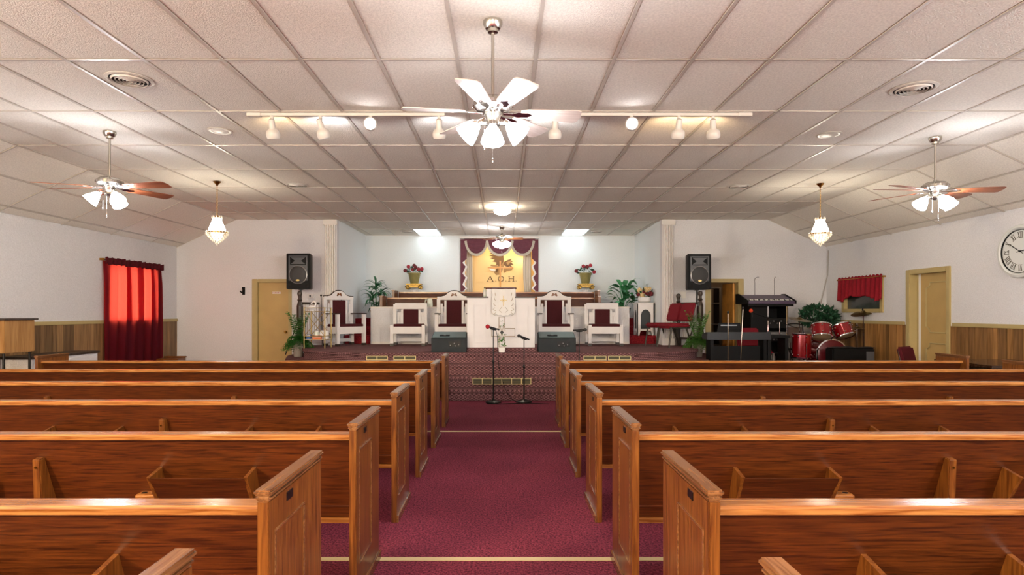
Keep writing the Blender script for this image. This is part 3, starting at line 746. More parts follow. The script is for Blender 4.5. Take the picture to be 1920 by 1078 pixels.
# ------------------------------------------------------------------ platform chairs
def throne(lb, loc, rz, tall, group):
    t = thing('pulpit_chair', lb, 'chair', loc, rz, group); H = 1.16 if tall else .90; w_ = .33
    # the chair faces local -y; origin under the front edge
    D = .46
    for s in (-1, 1):
        top = .66 if tall else .44
        f = MB().box(s*w_-.035 if s > 0 else -w_-.035+.0, s*w_+.035, 0, .07, .05, top).build('leg', WHITE, t, bevel=.004)
        MB().box(s*w_-.04, s*w_+.04, -.005, .075, 0, .05).build('foot_block', DARKWOOD, f, bevel=.004)
        r = MB().box(s*w_-.035, s*w_+.035, D-.03, D+.035, .05, .45).build('leg', WHITE, t, bevel=.004)
        MB().box(s*w_-.04, s*w_+.04, D-.035, D+.04, 0, .05).build('foot_block', DARKWOOD, r, bevel=.004)
        MB().box(s*w_-.02, s*w_+.02, .07, D-.03, .26, .40).build('side_apron', WHITE, t)
        if tall:
            MB().box(s*w_-.045, s*w_+.045, -.02, D+.0, .66, .685).build('armrest', DARKWOOD, t, bevel=.006)
        MB().box(s*(w_-.065)-.028, s*(w_-.065)+.028, D-.012, D-.006, .50, H-.27).build('side_inlay', WHITE, t, bevel=.003)
    MB().box(-w_+.035, w_-.035, .01, .045, .255, .40).build('front_apron', WHITE, t, bevel=.003)
    MB().box(-w_+.035, w_-.035, D-.01, D+.02, .07, .14).build('back_rail', WHITE, t)
    MB().box(-w_+.02, w_-.02, .0, D-.01, .40, .455).build('seat_cushion', CUSHION, t, bevel=.018)
    # back: two stiles, head board, panel
    for s in (-1, 1):
        MB().box(s*w_-.045, s*w_+.03, D, D+.04, .44, H-.17).build('back_stile', WHITE, t, bevel=.003) if tall else MB().box(s*w_-.05, s*w_+.02, D, D+.04, .44, H-.02).build('back_stile', WHITE, t, bevel=.003)
        a, b = sorted((s*.165, s*.21)); MB().box(a, b, D-.005, D+.035, .44, H-.2 if tall else H-.14).build('back_slat', WHITE, t)
    if tall:
        pts = [(-w_-.035, H-.19), (w_+.035, H-.19), (w_+.035, H-.12)]
        crv = [(.28, -.12), (.20, -.10), (.15, -.06), (.11, -.025), (.06, -.005), (0, 0)]
        top = [(x, H+dz) for x, dz in crv]+[(-x, H+dz) for x, dz in crv[-2::-1]]
        hb = MB().prism(pts+top+[(-w_-.035, H-.12)], D-.005, D+.045, 'y').build('headboard', WHITE, t, bevel=.003)
        cap = [(w_+.045, H-.115)]+[(x, H+dz+.008) for x, dz in crv]+[(-x, H+dz+.008) for x, dz in crv[-2::-1]]+[(-w_-.045, H-.115)]
        MB().tube([(x, D+.02, z) for x, z in cap], .014, 6).build('crest_moulding', DARKWOOD, hb, True)
        lf = MB()
        for s in (-1, 1): lf.lathe([(.001, 0), (.02, .004), (.028, .008), (.001, .010)], 10, (s*.028, D-.004, H-.075), aim((0, -1, 0))); lf.lathe([(.001, 0), (.015, .004), (.001, .008)], 8, (s*.05, D-.004, H-.1), aim((0, -1, 0)))
        lf.build('carved_scroll', PEWE, hb, True)
    else:
        hb = MB().box(-w_-.01, w_+.01, D-.005, D+.045, H-.13, H).build('headboard', WHITE, t, bevel=.004)
        MB().box(-w_-.02, w_+.02, D-.012, D+.052, H, H+.014).build('crest_moulding', DARKWOOD, hb, bevel=.004)
    MB().box(-.165, .165, D-.01, D+.03, .44, H-.20 if tall else H-.13).build('back_cushion', CUSHION, t, bevel=.008)
    bp_ = MB(); zt = H-.2 if tall else H-.14
    for s in (-1, 1):
        a, b = sorted((s*.21, s*.29)); bp_.box(a, b, D+.012, D+.03, .44, .70 if tall else zt-.06)
    bp_.build('back_board', WHITE, t)
CY = 12.66
gt, gs = 'tall crested pulpit chairs', 'low square-backed pulpit chairs'
throne('tall white crested chair beside the pulpit, behind the monitor next to the red microphone', (PX(848, CY), CY, SZ), 0, True, gt)
throne('tall white crested chair beside the pulpit, on the flower table side', (PX(1043, CY), CY, SZ), 0, True, gt)
throne('low square-backed white chair in front of the half wall, dracaena side', (PX(764, CY), CY, SZ), 0, False, gs)
throne('low square-backed white chair in front of the half wall, flower table side', (PX(1136, CY), CY, SZ), 0, False, gs)
f0 = Vector((PX(635, 12.45), 12.45)); rz = math.radians(50); c0 = f0+Vector((math.cos(rz), math.sin(rz)))*.33
throne('tall white crested chair turned sideways behind the brass cart', (c0.x, c0.y, SZ), rz, True, gt)
# ------------------------------------------------------------------ stage monitors, microphones
def monitor(lb, x0, x1):
    t = thing('stage_monitor', lb, 'speaker', ((x0+x1)/2, 10.77, SZ), group='floor monitors'); h = (x1-x0)/2
    MB().prism([(0, 0), (.46, 0), (.46, .10), (.38, .345), (.02, .25), (0, .235)], -h, h, 'x').build('cabinet', MON, t, bevel=.008)
    MB().prism([(.025, .254), (.37, .345), (.37, .350), (.02, .259)], -h+.015, h-.015, 'x').build('sloped_top', MONTOP, t)
    R = Matrix.Rotation(math.atan2(.095, .35), 4, 'X'); Tm = Matrix.Translation((-.08, .12, .29)) @ R
    MB().box(-.09, .09, -.035, .035, -.002, .006, Tm).build('recessed_handle', BLACK, t)
    MB().box(-.02, .02, -.012, .012, .006, .012, Tm).build('handle_bar', SILVER, t)
    pn = MB().box(.0, .22, -.004, 0, .09, .19).build('connector_plate', BLACKM, t)
    for i, (x, z) in enumerate(((.03, .12), (.10, .155), (.12, .11), (.18, .13))): MB().lathe([(.009, 0), (.011, .004), (.006, .008)], 10, (x, -.004, z), aim((0, -1, 0))).build('socket', SILVER, pn, True)
monitor('black wedge monitor at the platform edge on the dracaena side of the pulpit', PX(808.5, 10.77), PX(874, 10.77))
monitor('black wedge monitor at the platform edge on the flower table side of the pulpit', PX(1010, 10.77), PX(1080, 10.77))
def mic_stand(lb, x, y, z0, h, mic_dir=None, foam=None, base_r=.125, lean=(0, 0)):
    t = thing('microphone_stand', lb, 'microphone stand', (x, y, z0), group='microphone stands')
    MB().lathe([(base_r, 0), (base_r, .012), (base_r*.8, .028), (.03, .04), (.014, .06)], 28).build('base', BLACKM, t, True)
    MB().tube([(0, 0, .03), (lean[0]*.55, lean[1]*.55, h*.55)], .012, 10).build('lower_tube', BLACKM, t, True)
    MB().lathe([(.012, -.02), (.018, -.01), (.018, .03), (.012, .04)], 12, (lean[0]*.55, lean[1]*.55, h*.55)).build('clutch', BLACKM, t, True)
    MB().tube([(lean[0]*.55, lean[1]*.55, h*.55), (lean[0], lean[1], h)], .0075, 8).build('upper_tube', BLACKM, t, True)
    if mic_dir:
        d = Vector(mic_dir).normalized(); p = Vector((lean[0], lean[1], h)); R = aim(d)
        cl = MB().lathe([(.012, -.05), (.018, -.02), (.02, .03), (.016, .05)], 12, tuple(p), R).build('mic_clip', BLACKM, t, True)
        k = MB().lathe([(.009, -.10), (.012, -.05), (.016, .06), (.02, .075)], 14, tuple(p+Vector((0, 0, .012))), R).build('microphone', BLACKM, t, True)
        MB().ball(tuple(p+Vector((0, 0, .012))+d*.095), .027 if not foam else .034, 14, 8).build('mic_head', foam or GRILLE, k, True)
    return t
mx, my = PX(925, 9.46), 9.46
mic_stand('black microphone stand with a red foam microphone at the foot of the steps', mx, my, 0, 1.15, (-.9, -.25, .25), REDFOAM)
mic_stand('black microphone stand with a bare black microphone at the foot of the steps', PX(982.5, 9.5), 9.5, 0, 1.0, (-.8, -.4, .3), None)
mic_stand('black microphone stand behind the pews in front of the flower table side monitor', PX(1086, 9.5), 9.5, 0, 1.12, (1, -.05, .05), None, lean=(0, 0))
pts = [Vector(p) for p in ((mx+.02, my, 1.17), (mx+.06, my-.0, 1.05), (mx+.07, my-.02, .8), (mx+.10, my-.04, .5), (mx+.22, my-.05, .15), (mx+.36, my-.07, .012), (mx+.30, my-.16, .008), (mx+.05, my-.2, .008), (mx-.1, my-.17, .008), (mx+.1, my-.19, .008), (mx+.5, my-.13, .008), (mx+.85, my-.2, .008))]
def smooth(p, k=5):
    r = []
    for i in range(len(p)-1):
        a, b, c, d = p[max(i-1, 0)], p[i], p[i+1], p[min(i+2, len(p)-1)]
        for j in range(k):
            u = j/k; r.append(.5*((2*b)+(c-a)*u+(2*a-5*b+4*c-d)*u*u+(3*b-a-3*c+d)*u**3))
    return r+[p[-1]]
tag(MB().tube(smooth(pts), .0045, 6).build('microphone_cable', BLACK, None, True), 'thin black cable hanging from the red microphone to the carpet', 'cable')
# ------------------------------------------------------------------ brass registers in the risers
def register(lb, x0, x1, y, z0, z1, n):
    t = thing('floor_register', lb, 'vent', ((x0+x1)/2, y, z0), group='brass registers'); h = (x1-x0)/2; H = z1-z0; b = .012
    f = MB()
    for q in ((-h, h, 0, b), (-h, h, H-b, H), (-h, -h+b, b, H-b), (h-b, h, b, H-b)): f.box(q[0], q[1], -.012, 0, q[2], q[3])
    for k in range(1, n): x = -h+2*h*k/n; f.box(x-.007, x+.007, -.01, 0, b, H-b)
    f.build('register_frame', REGF, t)
    MB().box(-h+b, h-b, -.003, 0, b, H-b).build('slot_backing', BRASSD, t)
    for k in range(3): MB().box(-h+b, h-b, -.006, -.003, b+(H-2*b)*(k+.35)/3, b+(H-2*b)*(k+.55)/3).build('louvre', REGL, t)
for x0, x1, lb in ((687, 727, 'low brass register in the platform riser, outer one on the curtain side'), (738, 780, 'low brass register in the platform riser, inner one on the curtain side'),
                   (1094, 1137, 'low brass register in the platform riser, inner one on the drum side'), (1140, 1183, 'low brass register in the platform riser, outer one on the drum side')):
    register(lb, PX(x0, 10.53), PX(x1, 10.53), 10.53, .575, .652, 2)
register('long brass register with six openings in the middle of the steps', PX(886, 9.93), PX(996, 9.93), 9.93, PZ(720.5, 9.93), PZ(707.8, 9.93)-.005, 6)

# ------------------------------------------------------------------ niche: drapery, mural, cross
t = thing('valance', 'mauve swag drapery with beige borders hung around the lit niche', 'drapery', (0, 15.69, 0))
xa, xb = -1.11, .90; ztop = 3.30
MB().box(xa-.02, xb+.02, -.10, .0, ztop, ztop+.055).build('cornice_board', TRIMW, t, bevel=.006)
def swag(x0, x1, depth, yo):
    def low(u): return depth*(1-abs(2*u-1)**2.2)**.62
    def fn(u, v): return (x0+(x1-x0)*(.5+(u-.5)*(1-.12*v)), yo-.04-.035*math.sin(PI*u)*v-.012*math.sin(v*26)*math.sin(PI*u), ztop-.01-v*(.05+low(u)))
    s = MB().grid(fn, 22, 22).build('swag', SWAG, t, True, normals=False); s.modifiers.new('s', 'SOLIDIFY').thickness = .004
    b = MB()
    vs = []
    for i in range(23):
        u = i/22; p = Vector(fn(u, 1)); c = Vector(((x0+x1)/2, p.y, ztop)); d = (p-c).normalized()
        vs += [p-d*.03+Vector((0, -.012, 0)), p+d*.035+Vector((0, -.012, 0)), p+d*.035, p-d*.03]
    fs = []
    for i in range(22):
        for j in range(4): fs.append((i*4+j, i*4+(j+1) % 4, i*4+4+(j+1) % 4, i*4+4+j))
    b.add(vs, fs).build('swag_border', BEIGE, s, True)
swag(PX(870, 15.6), PX(916, 15.6), .36, 0); swag(PX(955, 15.6), PX(1004, 15.6), .36, 0); swag(PX(910, 15.6), PX(964, 15.6), .37, -.05)
for s, x in ((1, xa), (-1, xb)):
    n_ = 3; top, bot = ztop-.02, 1.93; L = top-bot
    prof = [(0, top), (.17, top), (.16, top-.5)]
    for k in range(n_):
        z = top-.5-(L-.5)*k/n_; prof += [(.05, z-(L-.5)/n_*.35), (.13, z-(L-.5)/n_*.72)]
    prof += [(.05, bot), (0, bot)]
    MB().prism([(x+s*a, z) for a, z in prof], -.045, -.03, 'y').build('side_jabot', SWAG, t)
    prof2 = [(.05, top-.4), (.17, top-.45)]
    for k in range(n_):
        z = top-.5-(L-.5)*k/n_; prof2 += [(.10, z-(L-.5)/n_*.35), (.18, z-(L-.5)/n_*.72)]
    prof2 += [(.10, bot+.02), (.05, bot+.02)]
    MB().prism([(x+s*a, z) for a, z in prof2], -.028, -.015, 'y').build('jabot_lining', PAPER, t)
for x0, x1, nm in ((PX(874, 15.8), PX(886, 15.8), 0), (PX(984, 15.8), PX(996, 15.8), 1)):
    MB().grid(lambda u, v: (x0+(x1-x0)*u+nm*.05*math.sin(PI*v)*(u-1), .13+.012*math.sin(u*20), 3.25-v*1.40), 16, 8).build('sheer_panel', SHEER, t, True, normals=False).modifiers.new('s', 'SOLIDIFY').thickness = .003
lamp('AREA', (-.09, 15.86, 3.26), 9, (1, .78, .45), .5, (math.radians(18), 0, 0))
lamp('POINT', (.45, 15.9, 2.75), 1.4, (1, .8, .5), .05)
# eagle mural and letters on the niche wall
MY = 16.05
t = thing('eagle_mural', 'brown eagle mural with the letters A.O.H. on the lit niche wall', 'mural', (0, MY, 0))
def flat(name, pts, m, off): MB().prism([(PX(x, MY), PZ(y, MY)) for x, y in pts], -off, -off+.004, 'y').build(name, m, t)
flat('raised_wing', [(917, 471), (922, 474), (918, 475), (925, 478), (917, 479), (926, 482), (919, 484), (928, 487), (923, 490), (931, 492), (930, 496), (934, 498), (936, 499), (941, 496), (944, 490), (944, 478), (940, 474), (930, 475), (922, 472)], INK, .006)
flat('body', [(928, 489), (944, 482), (946, 496), (942, 506), (938, 515), (930, 516), (926, 510), (932, 503), (934, 497)], INK2, .005)
flat('far_wing', [(945, 491), (953, 487), (960, 485), (957, 488), (962, 490), (958, 492), (963, 496), (957, 497), (961, 501), (954, 499), (956, 503), (948, 499), (944, 496)], INK, .006)
flat('wing_highlight', [(949, 492), (958, 488), (959, 491), (952, 497)], INK2, .009)
flat('tail', [(920, 496), (932, 497), (935, 501), (930, 501), (920, 499)], INK2, .009)
flat('head', [(917, 503), (925, 504), (931, 507), (927, 509), (920, 507)], PAPER, .009)
flat('beak', [(930, 504), (934, 503), (933, 508), (931, 511), (929, 507)], INK, .012)
flat('claw_wing', [(944, 503), (963, 502), (960, 506), (950, 508), (945, 512)], INK2, .006)
def stroke(m, pts, w_):
    pts = [(PX(x, MY), PZ(y, MY)) for x, y in pts]; w_ = w_*MY/FOC
    for (x0, z0), (x1, z1) in zip(pts, pts[1:]):
        d = Vector((x1-x0, z1-z0)).normalized()*w_/2; nx, nz = -d.y, d.x
        m.prism([(x0+nx, z0+nz), (x1+nx, z1+nz), (x1-nx, z1-nz), (x0-nx, z0-nz)], -.012, -.006, 'y')
A = MB(); stroke(A, [(914, 527.3), (919, 518)], .9); stroke(A, [(919, 518), (924, 527.3)], 1.7); stroke(A, [(916, 524.3), (922.5, 524.3)], .7); stroke(A, [(912.6, 527.5), (916, 527.5)], .7); stroke(A, [(921.8, 527.5), (925.6, 527.5)], .7)
A.build('letter', INK, t)
O = MB(); k = [(939.3+5.0*math.cos(a), 522.7-4.9*math.sin(a)) for a in [2*PI*i/20 for i in range(21)]]; stroke(O, k, 1.3); O.build('letter', INK, t)
Hh = MB(); stroke(Hh, [(954.6, 518), (954.6, 527.5)], 1.6); stroke(Hh, [(962.6, 518), (962.6, 527.5)], 1.6); stroke(Hh, [(954.6, 522.6), (962.6, 522.6)], .8)
for x in (954.6, 962.6):
    for y in (518, 527.5): stroke(Hh, [(x-2, y), (x+2, y)], .7)
Hh.build('letter', INK, t)
for x in (929.5, 948.8, 967.5): d = MB(); stroke(d, [(x-.6, 527), (x+.6, 527)], 1.2); d.build('full_stop', INK, t)
t = thing('wooden_cross', 'slender pale wooden cross standing on the niche sill', 'cross', (PX(938, 15.78), 15.78, 1.82))
zt = PZ(489, 15.78)-1.82; za = PZ(502, 15.78)-1.82
MB().box(-.021, .021, -.02, .02, .03, zt).build('upright', PINE, t, bevel=.003)
MB().box(PX(914.5, 15.78)-PX(938, 15.78), PX(962, 15.78)-PX(938, 15.78), -.035, -.018, za-.018, za+.018).build('crossbar', PINE, t, bevel=.003)
MB().box(-.12, .12, -.07, .07, 0, .03).build('foot', PINE, t, bevel=.004)
# ------------------------------------------------------------------ flower urns on white columns
def pedestal(lb, lb2, x, seed):
    random.seed(seed); y = 15.42; zt = PZ(532, y)
    t = thing('column_pedestal', lb, 'pedestal', (x, y, 1.07), group='gilt-topped columns'); h = zt-1.07
    m = MB(); prof = []
    k = 16; poly = []
    for i in range(k*2):
        a = PI*i/k; r = .085 if i % 2 else .075; poly.append((r*math.cos(a), r*math.sin(a)))
    m.prism(poly, .12, h-.16, 'z').build('fluted_shaft', WHITE, t)
    MB().box(-.14, .14, -.14, .14, 0, .06).build('base', WHITE, t, bevel=.01); MB().lathe([(.12, .06), (.125, .09), (.09, .12)], 20).build('base_ring', WHITE, t, True)
    c = MB().box(-.20, .20, -.14, .14, h-.035, h).build('capital', GILT, t, bevel=.012)
    MB().box(-.15, .15, -.11, .11, h-.10, h-.035).build('capital_neck', GILT, t, bevel=.02)
    for s in (-1, 1):
        v = MB()
        v.tube([(s*(.16+(.058-.006*q)*math.cos(q)), -.11, h-.10+(.058-.006*q)*math.sin(q)) for q in [j*.5 for j in range(17)]], .016, 6)
        v.lathe([(.05, -.22), (.05, 0)], 14, (s*.16, -.11, h-.10), aim((0, -1, 0)))
        v.build('volute', GILT, c, True)
    u = thing('flower_urn', lb2, 'flower pot', (x, y, zt), group='rose urns on the columns')
    MB().lathe([(.10, 0), (.105, .02), (.155, .25), (.17, .255), (.17, .275), (.15, .275), (.14, .24)], 22).build('pot', GOLDPOT, u, True)
    MB().lathe([(.14, .235), (.02, .245)], 16).build('soil', SOIL, u)
    leaves(MB(), 60, (0, 0, .32, .19, .12, .08), .07, .3, .35).build('foliage', LEAF4, u, normals=False)['kind'] = 'stuff'
    sp = [(-.22, .33), (-.14, .43), (-.03, .36), (.05, .41), (.12, .36), (.2, .37), (.0, .46)] if seed == 3 else [(-.24, .32), (.22, .30), (-.06, .44), (.03, .43), (.12, .46)]
    for q, (dx, dz) in enumerate(sp):
        f = MB(); c0 = Vector((dx, random.uniform(-.1, 0), dz))
        f.ball(c0, .035, 9, 6)
        for i in range(9):
            a = 2*PI*i/9; d = Vector((math.cos(a)*.75, -.55, math.sin(a)*.75)).normalized(); f.ball(c0+d*.032, .024, 6, 4, (1, .6, 1))
        fl = f.build('rose', ROSE if q % 3 else DKRED, u, True)
        MB().tube([(dx*.4, 0, .25), (dx*.8, -.02, dz*.8), tuple(c0)], .004, 5).build('stem', LEAF4, fl)
pedestal('white fluted column with gilt capital on the dracaena side of the niche', 'olive gold pot of dark red roses on the dracaena side column', PX(777, 15.42), 3)
pedestal('white fluted column with gilt capital on the flower table side of the niche', 'olive gold pot of dark red roses on the flower table side column', PX(1097.5, 15.42), 5)
# ------------------------------------------------------------------ the two tall plants
def blade_leaf(L, W, droop, fold=.25, n=7):
    m = MB(); vs = []
    for i in range(n+1):
        u = i/n; a = .25+droop*u; x = L*(u-.18*droop*u*u); z = L*(.75*u-.55*droop*u*u*1.25); w_ = W*math.sin(PI*min(1, .08+.92*u))**.7
        vs += [(x, -w_, z+w_*fold), (x, 0, z), (x, w_, z+w_*fold)]
    fs = []
    for i in range(n):
        for j in (0, 1): fs.append((i*3+j, i*3+j+1, i*3+3+j+1, i*3+3+j))
    m.add(vs, fs); return m
t = thing('dracaena', 'tall dracaena with arching strap leaves in the alcove corner', 'plant', (PX(705, 14.85), 14.85, 1.25))
random.seed(11)
MB().lathe([(.10, 0), (.14, .18), (.145, .2), (.12, .2), (.1, .15)], 18).build('pot', GOLDPOT, t, True)
vars_ = [blade_leaf(.42, .028, d).mesh('leaf', LEAF1, True, normals=False) for d in (.9, 1.15, 1.35)]
for (sx, sy, h) in ((0, 0, .82), (-.10, .03, .55), (.12, -.02, .62), (.03, -.06, .35)):
    st = MB().tube([(sx*.2, sy*.2, .15), (sx*.6, sy*.6, h*.6), (sx, sy, h)], .014, 6).build('stem', LEAF1, t, True)
    for k in range(15):
        a = k*2.4+h*9; z = h-.16*random.random()+.02; s_ = random.uniform(.75, 1.1)
        o = place('leaf', vars_[k % 3], t, (sx, sy, z), (random.uniform(-.2, .2), random.uniform(-.5, .25), a)); o.scale = (s_, s_, s_)
t = thing('broadleaf_plant', 'bushy plant with broad variegated leaves beside the white flower table', 'plant', (PX(1168, 14.75), 14.75, 1.25))
MB().lathe([(.13, 0), (.18, .2), (.185, .25), (.16, .25), (.14, .18)], 20).build('pot', DPOT, t, True)
vars_ = [blade_leaf(.30, .062, d, .12).mesh('leaf', LEAF2, True, normals=False) for d in (.8, 1.1, 1.45)]
for k in range(46):
    a = k*2.4; h = .25+.62*((k*7) % 46)/46; r = .06+.14*random.random()
    base = Vector((math.cos(a)*r, math.sin(a)*r, h))
    stem_ = MB().tube([(0, 0, .15), (base.x*.3, base.y*.3, h*.6), tuple(base)], .007, 5).build('stem', LEAF2, t) if k % 3 == 0 else None
    s_ = random.uniform(.85, 1.25); o = place('leaf', vars_[k % 3], t, base, (random.uniform(-.3, .3), random.uniform(-.6, .4), a)); o.scale = (s_, s_, s_)
# ------------------------------------------------------------------ white table with a bowl of flowers
x = 3.185; t = thing('plant_stand', 'white stand with arched openings and a flower bowl on top', 'table', (x, 13.75, .883))
h = .735; w_ = .19
MB().box(-w_-.02, w_+.02, -w_-.02, w_+.02, h-.02, h).build('top', TRIMW, t, bevel=.005)
for ax in range(4):
    pn = MB(); arch = [(-.11, .10), (-.11, .46), (-.085, .53), (-.045, .57), (0, .58), (.045, .57), (.085, .53), (.11, .46), (.11, .10)]
    pts = [(-w_, 0), (-w_+.06, 0), (-w_+.06, .06), (-.11, .10)]
    R = Matrix.Rotation(ax*PI/2, 4, 'Z')
    pn.prism([(-w_, 0), (-.14, 0), (-.125, .07), (-.11, .10)]+arch[1:5]+[(0, h-.02), (-w_, h-.02)], -w_, -w_+.018, 'y', R)
    pn.prism([(w_, 0), (.14, 0), (.125, .07), (.11, .10)]+[(-a, b) for a, b in arch[1:5]]+[(0, h-.02), (w_, h-.02)], -w_, -w_+.018, 'y', R)
    pn.prism([(-.12, .10), (.12, .10), (.12, .15), (-.12, .15)], -w_+.002, -w_+.016, 'y', R)
    pn.build('arched_panel', WHITE, t)
MB().box(-w_+.03, w_-.03, -w_+.03, w_-.03, .12, .60).build('inner_box', DPOT, t)
u = thing('flower_bowl', 'white bowl of cream and burgundy flowers on the arched stand', 'flowers', (x+.005, 13.72, .883+h), group=None)
MB().lathe([(.09, 0), (.14, .03), (.15, .09), (.13, .125), (.12, .12), (.12, .05)], 22).build('bowl', WHITE, u, True)
leaves(MB(), 40, (0, 0, .2, .16, .12, .09), .08, .3, .3).build('foliage', LEAF4, u, normals=False)['kind'] = 'stuff'
for q, (dx, dz, r, m_) in enumerate(((-.12, .28, .06, CREAM), (.02, .29, .065, CREAM), (-.06, .17, .062, CREAM), (.13, .2, .06, DKRED), (-.15, .18, .045, DKRED), (.06, .2, .05, DKRED), (.1, .31, .045, CREAM), (-.02, .23, .045, DKRED))):
    f = MB(); c0 = Vector((dx, -.06, dz)); f.ball(c0, r*.7, 9, 6)
    for i in range(12):
        a = i*2.4; zz = 1-2*(i+.5)/12; s_ = math.sqrt(1-zz*zz); f.ball(c0+Vector((s_*math.cos(a), zz, s_*math.sin(a)))*r*.6, r*.5, 6, 4, (1, .8, 1))
    f.build('bloom', m_, u, True)
for dx in (.03, .06): MB().tube([(dx, 0, .3), (dx+.01, 0, .40), (dx+.04, 0, .43)], .003, 5).build('twig', LEAF4, u)
# small box and switch plates on the walls
tag(MB().box(-.055, .055, -.012, 0, -.07, .07).build('outlet_plate', PAPER, loc=(PX(1281, 13), 13, PZ(553, 13)), bevel=.003), 'white cable plate on the wall above the railing behind the maroon chairs', 'wall plate')
th = tag(MB().box(-.06, .06, -.03, 0, -.045, .045).build('thermostat', TRIMW, loc=(PX(583.5, 13), 13, PZ(555, 13)), bevel=.004), 'small beige thermostat on the wall behind the brass cart', 'thermostat')
MB().box(-.03, .0, -.034, -.03, -.015, .02).build('display', BLACK, th)
hk = thing('wall_bracket', 'small black bracket screwed to the white wall beside the ochre door', 'bracket', (PX(457, 13), 13, PZ(545, 13)))
MB().box(-.03, .03, -.012, 0, -.09, .075).build('plate', BLACK, hk, bevel=.003); MB().tube([(0, -.01, -.02), (-.02, -.07, -.04), (-.035, -.10, -.01)], .014, 8).build('hook', BLACK, hk, True); MB().box(-.02, .02, -.05, -.012, .03, .07).build('clamp', BLACK, hk, bevel=.004)
# ------------------------------------------------------------------ red curtain and valance
def pleat(u, v, k, amp): return amp*(.5+.5*math.sin(u*k+.6*math.sin(u*7)+v*.6))*(1-.15*v)
t = thing('window_curtain', 'red curtain glowing with daylight, hung over the wall paneling', 'curtain', (XL, 0, 0))
cu = MB().grid(lambda u, v: (.05+pleat(u, v, 44, .05)*(.25+.75*min(1, v*6)), 10.56+1.74*u+(.03*math.sin(v*2.2))*(u-.5), 2.31-v*2.05), 110, 26).build('drape', CURTAIN, t, True, normals=False)
for ua, ub in ((.0, .05), (.36, .43), (.56, .66), (.80, .86), (.95, 1.0)):      # gathered, doubled cloth
    for dp_ in (.012, .022): MB().grid(lambda u, v: (.05-dp_+pleat(ua+(ub-ua)*u, v, 44, .05)*(.25+.75*min(1, v*6)), 10.56+1.74*(ua+(ub-ua)*u)+(.03*math.sin(v*2.2))*(ua+(ub-ua)*u-.5)+.03*(v-.3), 2.31-v*2.05), 8, 20).build('gathered_fold', CURTAIN, cu, True, normals=False)
MB().grid(lambda u, v: (.085+.018*math.sin(u*90), 10.54+1.78*u, 2.37-v*.12+.008*math.sin(u*70)), 110, 4).build('heading_band', MAROOND, t, True, normals=False).modifiers.new('s', 'SOLIDIFY').thickness = .006
MB().tube([(.07, 10.50, 2.33), (.07, 12.34, 2.33)], .010, 8).build('curtain_rod', BRASS, t, True)
for y in (10.52, 12.32): MB().box(0, .08, y-.01, y+.01, 2.31, 2.35).build('rod_bracket', BRASS, t)
t = thing('window_valance', 'short ruffled red valance over the small ochre window', 'curtain', (XR, 0, 0))
def vf(u, v):
    low = .40+.045*abs(math.sin(u*PI*3.0))-.10*(1-min(1, abs(u-.5)*2.6))*.5
    if u < .16 or u > .84: low += .05
    return (-.05-.045*(.5+.5*math.sin(u*66+.8*math.sin(u*9)))*(.3+.7*v), 11.00+1.46*u, 2.10-v*low+.012*math.sin(u*80)*(1-v))
MB().grid(vf, 110, 12).build('ruffle', VALANCE, t, True, normals=False).modifiers.new('s', 'SOLIDIFY').thickness = .006
MB().tube([(-.06, 10.98, 2.06), (-.06, 12.48, 2.06)], .008, 8).build('curtain_rod', BRASS, t, True)
for y in (10.99, 12.47): MB().box(-.065, 0, y-.01, y+.01, 2.045, 2.075).build('rod_bracket', BRASS, t)
# ------------------------------------------------------------------ wall clock
CYY, CZ_, CR = 8.09, PZ(471, 8.09), .36
t = thing('wall_clock', 'large round white wall clock with Roman numerals', 'clock', (XR, CYY, CZ_))
Rm = aim((-1, 0, 0))
MB().lathe([(CR*.70, .0), (CR, 0), (CR, .03), (CR*.97, .055), (CR*.88, .065), (CR*.82, .05), (CR*.80, .03)], 56, (0, 0, 0), Rm).build('rim', mat('clock_rim', '#d7d9d4', .4), t, True)
MB().lathe([(CR*.815, .035), (CR*.80, .055), (CR*.785, .035)], 56, (0, 0, 0), Rm, cap=False).build('inner_ring', BLACKM, t, True)
fc = MB().lathe([(CR*.79, .02), (CR*.79, .028)], 48, (0, 0, 0), Rm).build('dial', mat('clock_dial', '#d9d3c2', .6, var=.06, scale=6), t)
INKC = mat('numeral_ink', '#4a4232', .6)
def face(a, b, x=.03): return (-x, -a, b)      # a: across the dial as read from the room, b: up
def numeral(h, txt):
    th_ = math.radians(90-30*h); er = Vector((math.cos(th_), math.sin(th_))); et = Vector((math.sin(th_), -math.cos(th_)))
    r0, r1 = CR*.50, CR*.72; wd = {'I': .022, 'V': .040, 'X': .040}; tot = sum(wd[c] for c in txt); cur = -tot/2; m = MB()
    def seg(s0, q0, s1, q1, w_):
        p0 = er*q0+et*s0; p1 = er*q1+et*s1; d = (p1-p0).normalized(); nn = Vector((-d.y, d.x))*w_/2
        pts = [p0+nn, p1+nn, p1-nn, p0-nn]; m.add([face(p.x, p.y, .0285) for p in pts]+[face(p.x, p.y, .031) for p in pts], [(0, 1, 2, 3), (7, 6, 5, 4), (0, 4, 5, 1), (1, 5, 6, 2), (2, 6, 7, 3), (3, 7, 4, 0)])
    for c in txt:
        w_ = wd[c]; mid = cur+w_/2
        if c == 'I': seg(mid, r0, mid, r1, .010)
        if c == 'V': seg(cur+.006, r1, mid, r0, .010); seg(mid, r0, cur+w_-.006, r1, .005)
        if c == 'X': seg(cur+.006, r1, cur+w_-.006, r0, .010); seg(cur+.006, r0, cur+w_-.006, r1, .005)
        cur += w_
    seg(-tot/2, r0, tot/2, r0, .005); seg(-tot/2, r1, tot/2, r1, .005)
    m.build('numeral', INKC, fc, normals=False)
